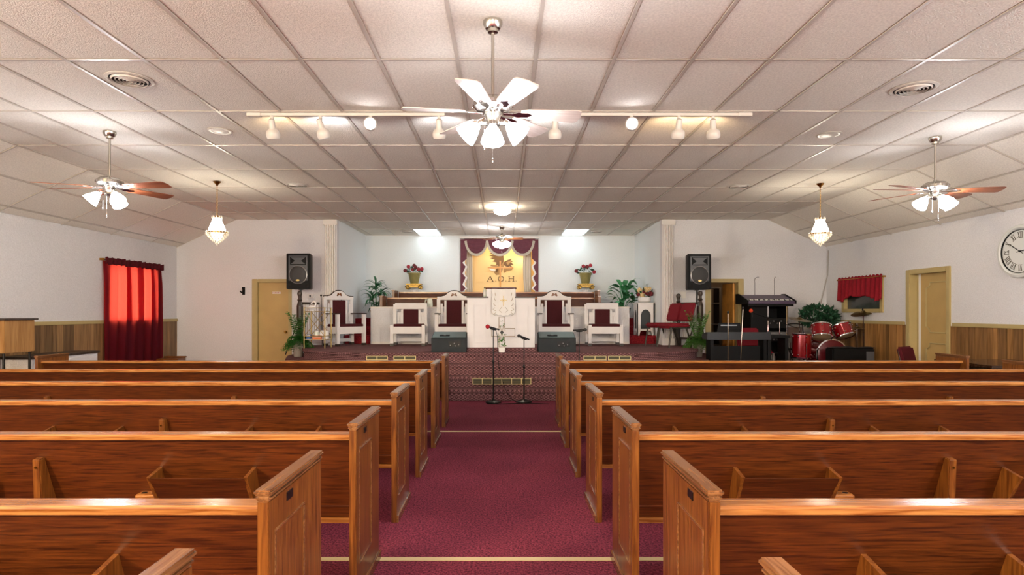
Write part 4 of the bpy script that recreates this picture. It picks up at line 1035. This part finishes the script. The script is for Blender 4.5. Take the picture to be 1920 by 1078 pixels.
for h_, s_ in enumerate(('XII', 'I', 'II', 'III', 'IIII', 'V', 'VI', 'VII', 'VIII', 'IX', 'X', 'XI')): numeral(h_, s_)
def hand(nm, ang, L, w_, x):
    a = math.radians(90-ang); d = Vector((math.cos(a), math.sin(a))); nn = Vector((-d.y, d.x))
    pts = [-d*.06+nn*w_*.5, d*L*.6+nn*w_, d*L, d*L*.6-nn*w_, -d*.06-nn*w_*.5]
    MB().add([face(p.x, p.y, x) for p in pts]+[face(p.x, p.y, x+.003) for p in pts], [(0, 1, 2, 3, 4), (9, 8, 7, 6, 5)]+[(i, (i+1) % 5, 5+(i+1) % 5, 5+i) for i in range(5)]).build(nm, BLACKM, t)
hand('minute_hand', 303, CR*.62, .006, .036); hand('hour_hand', 82, CR*.42, .008, .032)
MB().lathe([(.014, .03), (.012, .045)], 14, (0, 0, 0), Rm).build('hub', BLACKM, t, True)
# cord down the wall near the drums
tag(MB().tube([(XR-.012, 12.90, 2.72), (XR-.012, 12.93, 2.2), (6.80, 12.985, 1.6), (6.72, 12.985, 1.2)], .012, 6).build('hanging_cable', mat('grey_cord', '#a9a49c', .6), None, True), 'thin grey cable running down the wall corner behind the drums', 'cable')

# ------------------------------------------------------------------ loudspeakers on stands, newel railings
def loudspeaker(lb, lb2, px0, px1, py0, py1, Y, fz):
    x0, x1 = PX(px0, Y), PX(px1, Y); z0, z1 = PZ(py1, Y), PZ(py0, Y); H = z1-z0; w_ = (x1-x0)/2; xc = (x0+x1)/2
    t = thing('loudspeaker', lb, 'speaker', (xc, Y, z0), group='loudspeakers on stands')
    MB().prism([(-w_, 0), (w_, 0), (w_*.72, .36), (-w_*.72, .36)], 0, H, 'z').build('cabinet', BLACK, t, bevel=.012)
    MB().prism([(-w_*.8, H*.23), (w_*.8, H*.23), (w_*.8, H*.94), (-w_*.8, H*.94)], -.012, 0, 'y').build('baffle', GREYP, t, bevel=.006)
    hn = MB(); a, b, c, d = w_*.66, .5*w_, H*.68, H*.90
    hn.box(-a, a, -.018, -.012, c, d); o = hn.build('horn_rim', BLACK, t, bevel=.003)
    MB().prism([(-w_*.60, H*.70), (w_*.60, H*.70), (w_*.25, H*.79), (w_*.60, H*.885), (-w_*.60, H*.885), (-w_*.25, H*.79)], -.021, -.018, 'y').build('horn_throat', GREYP, o)
    R = aim((0, -1, 0)); zc = H*.40
    MB().lathe([(w_*.76, 0), (w_*.76, .012), (w_*.70, .016), (w_*.69, .010)], 36, (0, -.010, zc), R, cap=False).build('grille_ring', SILVER, t, True)
    MB().lathe([(w_*.70, .008), (w_*.6, .018), (w_*.3, .026), (.002, .028)], 32, (0, -.010, zc), R, cap=False).build('round_grille', GRILLE, t, True)
    MB().lathe([(.03, 0), (.028, .003)], 16, (0, -.036, H*.245), R @ Matrix.Diagonal((1.3, .65, 1, 1))).build('badge', BRASSV, t, True)
    for s in (-1, 1): MB().lathe([(.042, 0), (.036, .002)], 16, (s*w_*.72, -.001, H*.10), R).build('port', VENTD, t, True)
    s = thing('speaker_stand', lb2, 'speaker stand', (xc, Y+.16, fz), group='tripod speaker stands'); h = z0-fz
    MB().tube([(0, 0, .35), (0, 0, h)], .018, 10).build('pole', BLACKM, s, True)
    MB().lathe([(.03, .70), (.034, .72), (.034, .80), (.03, .82)], 12).build('collar', BLACKM, s, True)
    MB().lathe([(.05, h-.012), (.05, h-.001)], 12).build('top_plate', BLACKM, s, True)
    for k in range(3):
        a_ = math.radians(200+120*k); l_ = MB().tube([(.03*math.cos(a_), .03*math.sin(a_), .76), (.30*math.cos(a_), .30*math.sin(a_), .012)], .012, 8).build('leg', BLACKM, s, True)
        MB().tube([(.02*math.cos(a_), .02*math.sin(a_), .36), (.17*math.cos(a_), .17*math.sin(a_), .36)], .008, 6).build('strut', BLACKM, l_, True)
loudspeaker('black loudspeaker with a round grille above the newel post by the ochre door', 'black tripod stand holding the loudspeaker by the ochre door', 536.5, 582, 475, 542, 12.3, SZ-RZ)
loudspeaker('black loudspeaker with a round grille above the newel post by the open doorway', 'black tripod stand holding the loudspeaker by the open doorway', 1289, 1334, 476, 543, 12.3, SZ-RZ)
def newel(t, x, h, z0=0):
    MB().box(x-.05, x+.05, -.05, .05, z0, .36).build('newel_base', DARKWOOD, t, bevel=.006)
    MB().lathe([(.03, .36), (.045, .38), (.03, .42), (.036, .5), (.062, .56), (.062, h-.30), (.04, h-.22), (.03, h-.2)], 8).build('newel_post', DARKWOOD, t, loc=(x, 0, 0))
    MB().lathe([(.03, h-.21), (.05, h-.18), (.032, h-.15), (.03, h-.12), (.045, h-.08), (.05, h-.05), (.04, h-.015), (.01, h)], 14).build('ball_finial', DARKWOOD, t, True, loc=(x, 0, 0))
def railing(lb, x0, x1, y, hs):
    t = thing('stage_railing', lb, 'railing', (0, y, SZ), group='dark newel railings')
    for x, h in zip((x0, x1), hs): newel(t, x, h)
    a, b = sorted((x0, x1))
    MB().box(a+.05, b-.05, -.03, .03, .86, .91).build('top_rail', DARKWOOD, t, bevel=.008); MB().box(a+.05, b-.05, -.025, .025, .14, .18).build('bottom_rail', DARKWOOD, t, bevel=.006)
    n_ = int((b-a-.14)/.045)
    for k in range(n_): x = a+.09+(b-a-.18)*k/(n_-1); MB().box(x-.014, x+.014, -.012, .012, .18, .86).build('baluster', WHITE, t)
railing('dark newel railing behind the brass cart', PX(562, 12.1), -3.66, 12.72, (1.15, 1.02)) if False else None
t = thing('stage_railing', 'dark newel railing with pale balusters behind the maroon chairs', 'railing', (0, 12.84, SZ), group='dark newel railings')
def rail_set(t, xi, xo, hi, ho, yo):
    if hi: newel(t, xi, hi)
    p = MB().box(-.05, .05, -.05, .05, 0, .36).build('newel_base', DARKWOOD, t, bevel=.006, loc=(xo, yo, 0))
    MB().lathe([(.03, .36), (.045, .38), (.03, .42), (.036, .5), (.062, .56), (.062, ho-.30), (.04, ho-.22), (.03, ho-.2)], 8).build('newel_post', DARKWOOD, t, loc=(xo, yo, 0))
    MB().lathe([(.03, ho-.21), (.05, ho-.18), (.032, ho-.15), (.03, ho-.12), (.045, ho-.08), (.05, ho-.05), (.04, ho-.015), (.01, ho)], 14).build('ball_finial', DARKWOOD, t, True, loc=(xo, yo, 0))
    a, b = Vector((xi, 0, 0)), Vector((xo, yo, 0)); d = (b-a); L = d.length; R = Matrix.Translation(a) @ Matrix.Rotation(math.atan2(d.y, d.x), 4, 'Z')
    MB().box(.05, L-.05, -.03, .03, .86, .91, R).build('top_rail', DARKWOOD, t, bevel=.008); MB().box(.05, L-.05, -.025, .025, .14, .18, R).build('bottom_rail', DARKWOOD, t, bevel=.006)
    n_ = int((L-.16)/.05)
    for k in range(n_): x = .09+(L-.18)*k/(n_-1); MB().box(x-.017, x+.017, -.012, .012, .18, .86, R).build('baluster', WHITE, t)
rail_set(t, PX(1272, 12.84), PX(1313, 12.3), 1.10, 1.14, -.54)
t = thing('stage_railing', 'dark newel railing with pale balusters behind the brass cart', 'railing', (0, 12.62, SZ), group='dark newel railings')
rail_set(t, -3.80, PX(562, 12.2), 0, 1.13, -.42)
# ------------------------------------------------------------------ ferns in tin buckets
def fern(lb, x, y, z, seed, light):
    random.seed(seed); t = thing('potted_fern', lb, 'plant', (x, y, z), group='ferns at the platform corners')
    MB().lathe([(.075, 0), (.085, .015), (.115, .27), (.125, .275), (.125, .295), (.105, .295), (.1, .24)], 20).build('bucket', POT, t, True)
    MB().lathe([(.102, .24), (.01, .26)], 14).build('soil', SOIL, t)
    f = MB()
    for k in range(80):
        a = k*2.4+random.uniform(-.2, .2); kind = k % 5
        up, dr, L = ((1.5, .35, .50), (.75, 1.05, .40), (.6, 1.0, .36), (1.0, .9, .44), (.5, .95, .30))[kind]; L *= random.uniform(.85, 1.1)
        for j in range(15):
            u = (j+1)/15; r = L*(.75 if up < 1 else .42)*u; zz = .28+L*(up*u-dr*u*u)
            wl_ = .075*math.sin(PI*(.12+.83*u))**.8+.006
            tn = Vector((-math.sin(a), math.cos(a), 0)); rd = Vector((math.cos(a), math.sin(a), 0)); p = rd*r+Vector((0, 0, max(.03, zz)))
            for s_ in (-1, 1):
                tip = p+tn*s_*wl_+rd*.025+Vector((0, 0, random.uniform(-.03, .01))); e = rd*.014+Vector((0, 0, .006))
                f.add([p-e, p+e, tip], [(0, 1, 2)])
    f.build('fronds', light, t, normals=False)['kind'] = 'stuff'
LEAF5 = mat('pale_fern_green', '#5b8f3e', .5, var=.35, scale=30)
fern('potted fern in a tin bucket at the platform corner by the ochre door', PX(559, 12.02), 12.02, SZ-RZ, 4, LEAF3)
fern('potted fern in a tin bucket at the platform corner by the keyboard', PX(1308, 11.95), 11.95, SZ-RZ, 9, LEAF5)
# ------------------------------------------------------------------ brass cart with things on it
x0, x1 = -3.87, PX(609, 11.76); yc0, yc1 = 11.76, 12.19
t = thing('serving_cart', 'two-tier brass cart with crossed sides at the edge of the platform', 'cart', ((x0+x1)/2, (yc0+yc1)/2, SZ)); hx, hy = (x1-x0)/2, (yc1-yc0)/2
for sx in (-1, 1):
    for sy in (-1, 1): MB().tube([(sx*hx, sy*hy, 0), (sx*hx, sy*hy, .80)], .011, 8).build('leg', BRASSV, t, True)
for nm, z in (('upper_shelf', .72), ('lower_shelf', .17)):
    s = MB().box(-hx, hx, -hy, hy, z, z+.008).build(nm, PANE if nm == 'upper_shelf' else PAPER, t)
    for zz in (z, z+.07):
        r = [(-hx, -hy, zz), (hx, -hy, zz), (hx, hy, zz), (-hx, hy, zz), (-hx, -hy, zz)]
        for a, b in zip(r, r[1:]): MB().tube([a, b], .008, 6).build('rail', BRASSV, s, True)
for s in (-1, 1):
    for sg in (-1, 1): MB().tube([(-hx*sg, s*hy, .24), (hx*sg, s*hy, .72)], .006, 6).build('cross_brace', BRASSV, t, True)
bx, by = (x0+x1)/2, (yc0+yc1)/2
q = thing('swan_figurine', 'white china swan on top of the brass cart', 'figurine', (bx-.12, by, SZ+.728))
MB().ball((0, 0, .06), .06, 14, 8, (1.3, .9, .95)).build('body', WHITE, q, True); MB().tube(smooth([Vector(p) for p in ((.05, 0, .08), (.08, 0, .14), (.05, 0, .19), (.01, 0, .17), (-.01, 0, .14))]), .016, 8).build('neck', WHITE, q, True)
MB().lathe([(.05, 0), (.045, .012)], 14).build('foot', WHITE, q)
for i, (dx, dy, sx_, sy_, sz_, m_, lb) in enumerate(((.02, -.10, .17, .09, .07, AMBER, 'orange box lying on the lower shelf of the brass cart'), (-.15, -.08, .08, .08, .09, BLUE, 'blue box standing on the lower shelf of the brass cart'),
        (.155, .05, .08, .10, .16, WHITE, 'white box standing at the end of the brass cart'))):
    b = tag(MB().box(-sx_/2, sx_/2, -sy_/2, sy_/2, 0, sz_).build('small_box', m_, loc=(bx+dx, by+dy, SZ+.178), bevel=.004), lb, 'box')
    MB().box(-sx_/2+.006, sx_/2-.006, -sy_/2-.001, -sy_/2, sz_*.55, sz_*.85).build('box_label', PAPER, b)
for dx, m_, lb in ((-.05, GLASSJ, 'clear glass jar behind the boxes on the brass cart'), (.06, WHITE, 'white jar behind the boxes on the brass cart')):
    j = thing('storage_jar', lb, 'jar', (bx+dx, by+.08, SZ+.178)); MB().lathe([(.045, 0), (.05, .01), (.05, .12), (.04, .14)], 16).build('body', m_, j, True); MB().lathe([(.043, .14), (.043, .16), (.01, .17)], 16).build('lid', WHITE, j, True)
# slim dark canes: one before, one behind the turned chair
def cane(lb, p0, p1):
    v = Vector(p1)-Vector(p0); t = thing('walking_cane', lb, 'cane', p0)
    MB().tube([(0, 0, 0), tuple(v)], .008, 8).build('shaft', BLACKM, t, True); MB().ball(tuple(v), .022, 10, 6).build('knob', BLACKM, t, True)
cane('thin black cane leaning on the front of the turned white chair', (PX(604.5, 12.3), 12.3, SZ), (PX(602, 12.42), 12.42, PZ(554, 12.42)))
cane('thin black cane leaning behind the arm of the turned white chair', (PX(646.5, 13.1), 13.1, SZ), (PX(640.5, 13.25), 13.25, PZ(561, 13.25)))
# ------------------------------------------------------------------ maroon stacking chairs
def stack_chair(lb, loc, rz, group, fab=MAROON, frame=None):
    fr = frame or mat('chair_frame', '#3a352c', .35, .5)
    t = thing('stacking_chair', lb, 'chair', loc, rz, group); w_ = .245
    MB().box(-w_, w_, -.03, .46, .385, .485).build('seat_cushion', fab, t, bevel=.035, seg=3)
    R = Matrix.Translation((0, .47, .50)) @ Matrix.Rotation(math.radians(-14), 4, 'X')
    MB().box(-w_+.012, w_-.012, -.032, .032, .02, .40, R).build('back_cushion', fab, t, bevel=.028, seg=3)
    for s in (-1, 1):
        x = s*(w_-.025)
        MB().tube([(x, .03, .40), (x*1.06, -.03, 0)], .017, 8).build('leg', fr, t, True); MB().tube([(x, .36, .40), (x*1.06, .50, 0)], .017, 8).build('leg', fr, t, True)
        MB().tube([(x, .0, .395), (x, .44, .395), (x, .50, .52), (x, .56, .84)], .012, 8).build('side_frame', fr, t, True)
    MB().tube([(-w_+.03, .02, .39), (w_-.03, .02, .39)], .011, 8).build('cross_bar', fr, t, True)
    return t
ang = math.radians(-75)
fwd = Vector((math.sin(ang), -math.cos(ang))); side = Vector((math.cos(ang), math.sin(ang)))
p1 = Vector((PX(1221, 12.75), 12.72)); 
stack_chair('maroon padded stacking chair by the pilaster, nearer the white flower stand', (3.09, 12.62, SZ), ang, 'maroon chairs on the platform')
stack_chair('maroon padded stacking chair linked beside the potted fern', (3.09+side.x*.5, 12.62+side.y*.5, SZ), ang, 'maroon chairs on the platform')
stack_chair('dark maroon padded chair by the paneling behind the dark table', (6.42, 8.75, 0), math.radians(35), None, MAROOND)
stack_chair('maroon padded chair standing behind the keyboard', (PX(1411, 12.0), 11.60, .2), math.radians(5), None)
# ------------------------------------------------------------------ furniture along the side walls
t = thing('lectern', 'light wooden lectern on dark legs against the paneling', 'lectern', (-6.62, 7.92, 0))
MB().box(-.30, .30, -.25, .25, .89, 1.31).build('body', LECT, t, bevel=.006); MB().box(-.34, .33, -.29, .29, 1.31, 1.335).build('top', DARKWOOD, t, bevel=.008)
for sx in (-.26, .26):
    for sy in (-.21, .21): MB().tube([(sx, sy, 0), (sx, sy, .89)], .015, 8).build('leg', BLACKM, t, True)
t = thing('low_cabinet', 'white low cabinet with a dark top along the paneled wall', 'cabinet', (-6.73, 9.05, 0))
MB().box(-.22, .21, -.68, .68, .0, .76).build('body', WALL, t); MB().box(-.24, .235, -.71, .71, .76, .795).build('top', DARKWOOD, t, bevel=.005)
for y in (-.34, .34): dr_ = MB().box(.21, .225, y-.31, y+.31, .08, .72).build('door', WALL, t, bevel=.003); MB().lathe([(.008, 0), (.014, .02), (.004, .026)], 10, (.225, y*.2, .45), aim((1, 0, 0))).build('knob', BRASS, dr_, True)
t = thing('low_bench', 'low brown wooden bench in the corner beside the red curtain', 'bench', (PX(321, 11.95), 11.95, 0))
MB().box(-.21, .21, -.15, .15, .42, .50).build('seat', PEWE, t, bevel=.006)
MB().box(-.22, .22, .13, .17, .50, PZ(667.5, 12.1)).build('back', PEWE, t, bevel=.006)
for sx in (-.18, .18): MB().box(sx-.025, sx+.025, -.13, .15, 0, .42).build('leg', PEWE, t, bevel=.004)
t = thing('dark_table', 'dark polished table behind the pew ends on the clock side', 'table', (6.32, 7.75, 0))
MB().box(-.52, .5, -.55, .42, .745, .78).build('table_top', wood('dark_polish', '#2a1b12', '#40291a', 'X', .15), t, bevel=.006)
for sx in (-.44, .42):
    for sy in (-.45, .33): MB().box(sx-.03, sx+.03, sy-.03, sy+.03, 0, .745).build('leg', BLACKM, t, bevel=.004)
MB().box(-.44, .42, -.46, .34, .66, .74).build('apron', DARKWOOD, t)
# ------------------------------------------------------------------ keyboard, mixer rack, drums
DZ = .2
KY = 11.12
x0, x1 = PX(1326, KY), PX(1446, KY); xc = (x0+x1)/2; h = (x1-x0)/2
t = thing('digital_piano', 'long black digital piano with a music rest facing the wall', 'keyboard', (xc, KY, DZ))
kz0, kz1 = PZ(637, KY)-DZ, PZ(623, KY)-DZ
bd = MB().prism([(0, kz0), (.30, kz0), (.30, kz0+.09), (.10, kz1), (0, kz1)], -h, h, 'x').build('case', mat('piano_case', '#1c1f21', .4), t, bevel=.006)
MB().box(-h+.02, h-.02, .12, .29, kz0+.09, kz0+.10).build('keys', PAPER, bd)
for s in (-1, 1):
    MB().box(s*(h-.10)-.03, s*(h-.10)+.03, .02, .28, 0, kz0).build('leg', BLACK, t, bevel=.006); MB().box(s*(h-.10)-.05, s*(h-.10)+.05, -.08, .36, 0, .04).build('foot', BLACK, t, bevel=.006)
MB().box(-h+.14, h-.14, .15, .17, .15, kz0-.12).build('modesty_panel', BLACK, t)
a, b = PX(1346, KY)-xc, PX(1393, KY)-xc; zt = PZ(605.5, KY)-DZ
mr_ = MB().prism([(a, kz1), (b, kz1), (b-.03, zt), (a+.03, zt)], -.012, .0, 'y', Matrix.Translation((0, .06, 0))).build('music_rest', BLACK, t, bevel=.004)
MB().box(a+.07, b-.09, .045, .048, zt-.055, zt-.035).build('rest_slot', SILVER, mr_)
b2 = thing('keyboard_bench', 'black box shaped stand next to the digital piano', 'stand', (PX(1454, 11.3), 11.3, DZ))
MB().box(-.22, .2, -.15, .2, PZ(628, 11.3)-DZ-.05, PZ(628, 11.3)-DZ).build('top', BLACK, b2, bevel=.006)
MB().box(-.2, -.14, -.13, .18, 0, PZ(628, 11.3)-DZ-.05).build('side', BLACK, b2); MB().box(.12, .18, -.13, .18, 0, PZ(628, 11.3)-DZ-.05).build('side', BLACK, b2)
for lb, px, pyt, Y, tilt, foam in (('chrome microphone stand in front of the digital piano, shorter one', 1365, 588, 10.95, .0, 0), ('chrome microphone stand leaning in front of the digital piano', 1387, 580, 10.95, .06, 0)):
    t = thing('straight_stand', lb, 'microphone stand', (PX(px, Y), Y, DZ)); hh = PZ(pyt, Y)-DZ
    MB().lathe([(.11, 0), (.11, .012), (.03, .03)], 20).build('base', BLACKM, t, True)
    MB().tube([(0, 0, .02), (tilt, 0, hh)], .008, 8).build('tube', CHROME, t, True); MB().lathe([(.012, 0), (.02, .01), (.018, .035), (.01, .05)], 10, (tilt, 0, hh)).build('clip', BLACKM, t, True)
RY = 12.35
x0, x1 = PX(1408, RY), PX(1478, RY); xc = (x0+x1)/2; h = (x1-x0)/2
t = thing('equipment_rack', 'tall black rack cabinet of audio gear beside the open doorway', 'rack', (xc, RY, DZ)); H = PZ(570, RY)-DZ
MB().box(-h, -h+.34, 0, .5, 0, H).build('side_cabinet', BLACK, t, bevel=.004); MB().box(h-.02, h, 0, .5, 0, H).build('side_panel', BLACK, t, bevel=.003); MB().box(-h+.34, h-.02, .46, .5, 0, H).build('back_panel', BLACK, t); MB().box(-h+.34, h-.02, 0, .5, H-.03, H).build('top_panel', BLACK, t); MB().box(-h+.34, h-.02, 0, .5, 0, .06).build('bottom_panel', BLACK, t)
for z0, z1, m_, nm in ((.88, 1.08, BLACKM, 'amplifier'), (.70, .80, SILVER, 'amplifier'), (.61, .68, BLACKM, 'amplifier')):
    g = MB().box(-h+.35, h-.03, .02, .4, z0, z1).build(nm, m_, t, bevel=.003)
    for k in range(4): MB().lathe([(.016, 0), (.013, .014)], 10, (-h+.40+k*.075, .02, (z0+z1)/2+(.04 if k % 2 and z1-z0 > .15 else 0)), aim((0, -1, 0))).build('dial', SILVER, g, True)
for s in (-h+.345, h-.035): MB().box(s-.012, s+.012, -.01, .0, .1, H-.05).build('rack_rail', CHROME, t)
for k in range(9): MB().box(-h+.36+k*.034, -h+.36+k*.034+.028, .1, .3, .06, .30+.02*(k*7 % 5)).build('record_sleeve', (PAPER, GREYP, BLACK, SILVER)[k % 4], t)
m0, m1 = PX(1399, 12.2)-PX(1444, 12.2), PX(1490, 12.2)-PX(1444, 12.2)
t = thing('mixing_console', 'wide sloping audio mixer on top of the equipment rack', 'mixer', (PX(1444, 12.2), 12.2, PZ(570, RY)+.002))
PURP = mat('mixer_face', '#4a3a52', .4)
MB().prism([(-.06, .0), (.55, .0), (.55, .19), (.40, .19), (-.06, .05)], m0+.02, m1-.02, 'x').build('case', PURP, t)
for s in (m0, m1-.02): MB().prism([(-.08, -.02+.02), (.56, .0), (.56, .21), (.40, .21), (-.08, .065)], s, s+.02, 'x').build('cheek', BLACK, t)
Rr = Matrix.Translation((0, -.06, .05)) @ Matrix.Rotation(math.atan2(.14, .46), 4, 'X')
MB().box(m0+.03, m1-.03, -.02, .02, -.05, -.003).build('front_edge', BLACK, t)
MB().box(m0+.03, m1-.03, .02, .16, .001, .004, Rr).build('fader_panel', SILVER, t)
for k in range(26): x = m0+.06+(m1-m0-.12)*k/25; MB().box(x-.007, x+.007, .05+.05*((k*5) % 7)/7, .08+.05*((k*5) % 7)/7, .004, .016, Rr).build('fader', PAPER if k % 3 else BLACK, t)
for px, dx in ((1419, .08), (1456, .015)):
    g = smooth([Vector(p) for p in ((0, .45, .19), (0, .45, .40), (.0, .45, .52), (dx*.6, .44, .56), (dx, .43, .56))]); o = PX(px, 12.55)-PX(1444, 12.2)
    MB().tube([(p.x+o, p.y, p.z) for p in g], .005, 6).build('gooseneck_mic', BLACKM, t, True)
# microphone with an orange foam ball on a boom
t = thing('boom_stand', 'boom microphone stand with an orange foam ball before the rack', 'microphone stand', (PX(1462, 11.85), 11.85, DZ))
zb = PZ(604, 11.85)-DZ; xe = PX(1409, 11.85)-PX(1462, 11.85); ze = PZ(585.5, 11.85)-DZ
MB().tube([(0, 0, .05), (0, 0, zb)], .010, 8).build('upright', CHROME, t, True)
for k in range(3): a = 2*PI*k/3+.4; MB().tube([(0, 0, .12), (.28*math.cos(a), .28*math.sin(a), .01)], .008, 6).build('leg', BLACKM, t, True)
MB().tube([(.35, 0, zb-.12), (xe, 0, ze)], .007, 6).build('boom', BLACKM, t, True)
MB().tube([(xe+.02, 0, ze-.10), (xe, 0, ze)], .013, 8).build('microphone', BLACKM, t, True); MB().ball((xe-.01, 0, ze+.03), .038, 12, 8).build('foam_ball', ORANGE, t, True)
SKINR = mat('maroon_drum_head', '#5a1018', .3)
def drum(t, nm, c, r, h, axis, n_lug=8, heads=SKIN):
    R = aim(axis); s = MB().lathe([(r, -h/2), (r, h/2)], 30, c, R).build(nm, DRUM, t, True)
    for e in (-1, 1):
        MB().lathe([(r+.012, e*h/2-.014), (r+.014, e*h/2+.008), (r-.01, e*h/2+.012), (r-.012, e*h/2-.004), (r, e*h/2-.014)], 30, c, R, cap=False).build('hoop', CHROME, s, True)
        if heads: MB().lathe([(r-.004, e*h/2), (r-.01, e*h/2+.004*e)], 28, c, R).build('drum_head', heads, s, True)
    lg = R
    for k in range(n_lug):
        a = 2*PI*k/n_lug
        for e in (-1, 1):
            p = lg @ Vector((math.cos(a)*(r+.012), math.sin(a)*(r+.012), e*(h/2-.05)))+Vector(c); MB().ball(p, .016, 6, 4).build('lug', CHROME, s, True)
    return s
DY = 11.3
def dp(px, py, Y): return (PX(px, Y), PZ(py, Y)-DZ)
t = thing('drum_kit', 'red sparkle drum kit with bronze cymbals in front of the paneling', 'drums', (0, DY, DZ))
x, z = dp(1503, 648, DY); drum(t, 'floor_tom', (x, 0, z), .165, .44, (0.03, 0, 1))
for k in range(3): a = 2*PI*k/3+.5; MB().tube([(x+.19*math.cos(a), .19*math.sin(a), z+.05), (x+.19*math.cos(a), .19*math.sin(a), 0)], .008, 6).build('floor_tom_leg', CHROME, t, True)
x1_, z1_ = dp(1540, 622, DY+.1); drum(t, 'tom', (x1_, .1, z1_), .175, .235, (.16, .42, .9))
x2_, z2_ = dp(1581, 620, DY+.1); drum(t, 'tom', (x2_, .1, z2_), .165, .225, (-.16, .42, .9))
xb_, zb_ = dp(1563, 668, DY); zb_ = .40; drum(t, 'bass_drum', (xb_, .25, zb_), .29, .40, (0, -1, .02), 8, SKINR)
for s in (-1, 1): MB().tube([(xb_+s*.24, .15, zb_-.17), (xb_+s*.36, .05, 0)], .01, 6).build('bass_drum_spur', CHROME, t, True)
MB().tube([(x1_+.03, .2, z1_), ((x1_+x2_)/2-.03, .25, z1_-.02), ((x1_+x2_)/2, .3, zb_+.27)], .016, 8).build('tom_mount', CHROME, t, True); MB().tube([(x2_-.03, .2, z2_), ((x1_+x2_)/2+.03, .25, z2_-.02), ((x1_+x2_)/2+.02, .3, zb_+.27)], .016, 8).build('tom_mount', CHROME, t, True)
def cymbal(px, py, Y, r, axis, z0=0):
    x, z = dp(px, py, Y); y = Y-DY; R = aim(axis)
    c = MB().lathe([(.012, .045), (.03, .04), (.05, .022), (.07, .016), (r*.6, .008), (r, 0), (r, -.002), (.05, .014), (.012, .04)], 36, (x, y, z), R).build('cymbal', CYMBAL, t, True)
    MB().tube([(x, y, 0), (x, y, z-.01), tuple(Vector((x, y, z))+R @ Vector((0, 0, .09)))], .009, 8).build('cymbal_stand', CHROME, c, True)
    MB().lathe([(.012, .05), (.016, .06), (.008, .085)], 10, (x, y, z), R).build('wing_nut', BLACKM, c, True)
    for k in range(3):
        a = 2*PI*k/3+.3; MB().tube([(x, y, .2), (x+.2*math.cos(a), y+.2*math.sin(a), .008)], .007, 6).build('stand_leg', CHROME, c, True)
cymbal(1499, 599, 11.7, .205, (.10, -.22, 1)); cymbal(1619, 586.5, 11.6, .22, (-.34, -.10, 1)); cymbal(1607, 616, 11.75, .17, (0, 0, 1))
t = thing('covered_amplifier', 'low black box draped in black cloth in front of the bass drum', 'amplifier', (PX(1594, 10.98), 10.98, DZ))
za = PZ(652, 10.98)-DZ
MB().box(-.38, .38, -.12, .14, 0, za).build('box', BLACK, t, bevel=.02); MB().box(.22, .36, -.126, -.12, .12, za-.06).build('grille_plate', GREYP, t)
MB().grid(lambda u, v: (-.40+.8*u, -.13+.28*v, za+.004+.02*math.sin(u*9)*math.sin(v*4)), 20, 8).build('cloth_cover', mat('black_cloth', '#17171a', .9), t, True, normals=False)
t = thing('folding_chair', 'black framed folding chair with a brown back beside the drums', 'chair', (PX(1492, 12.35), 12.35, DZ)); zt = PZ(608, 12.35)-DZ; hw = .17
fm = BLACKM
MB().tube(smooth([Vector(p) for p in ((-hw, 0, 0), (-hw, .05, zt-.1), (-hw+.06, .06, zt), (hw-.06, .06, zt), (hw, .05, zt-.1), (hw, 0, 0))]), .012, 8).build('back_frame', fm, t, True)
MB().box(-hw+.015, hw-.015, .04, .06, zt-.28, zt-.06).build('back_panel', mat('brown_chair_back', '#5d4a42', .6), t, bevel=.006); MB().box(-hw+.01, hw-.01, -.36, .02, .44, .47).build('seat', BLACK, t, bevel=.01)
for s in (-1, 1): MB().tube([(s*(hw-.02), .02, .5), (s*(hw-.02), -.34, 0)], .011, 8).build('leg', fm, t, True)
t = thing('bushy_plant', 'round bushy dark green plant behind the drums', 'plant', (PX(1541, 12.25), 12.4, DZ))
pz = PZ(592, 12.4)-DZ
MB().lathe([(.13, 0), (.14, .02), (.17, .30), (.175, .32), (.15, .32), (.14, .26)], 20).build('pot', DPOT, t, True); MB().tube([(0, 0, .26), (.02, 0, pz-.15)], .02, 8).build('stem', DARKWOOD, t, True)
random.seed(21); fo = MB(); leaves(fo, 520, (0, 0, pz, .36, .24, .21), .085, .2, .36); leaves(fo, 160, (-.16, -.05, pz-.06, .22, .16, .16), .08, .1, .36); leaves(fo, 160, (.2, -.05, pz-.05, .2, .16, .17), .08, .1, .36)
fo.build('foliage', LEAF4, t, normals=False)['kind'] = 'stuff'
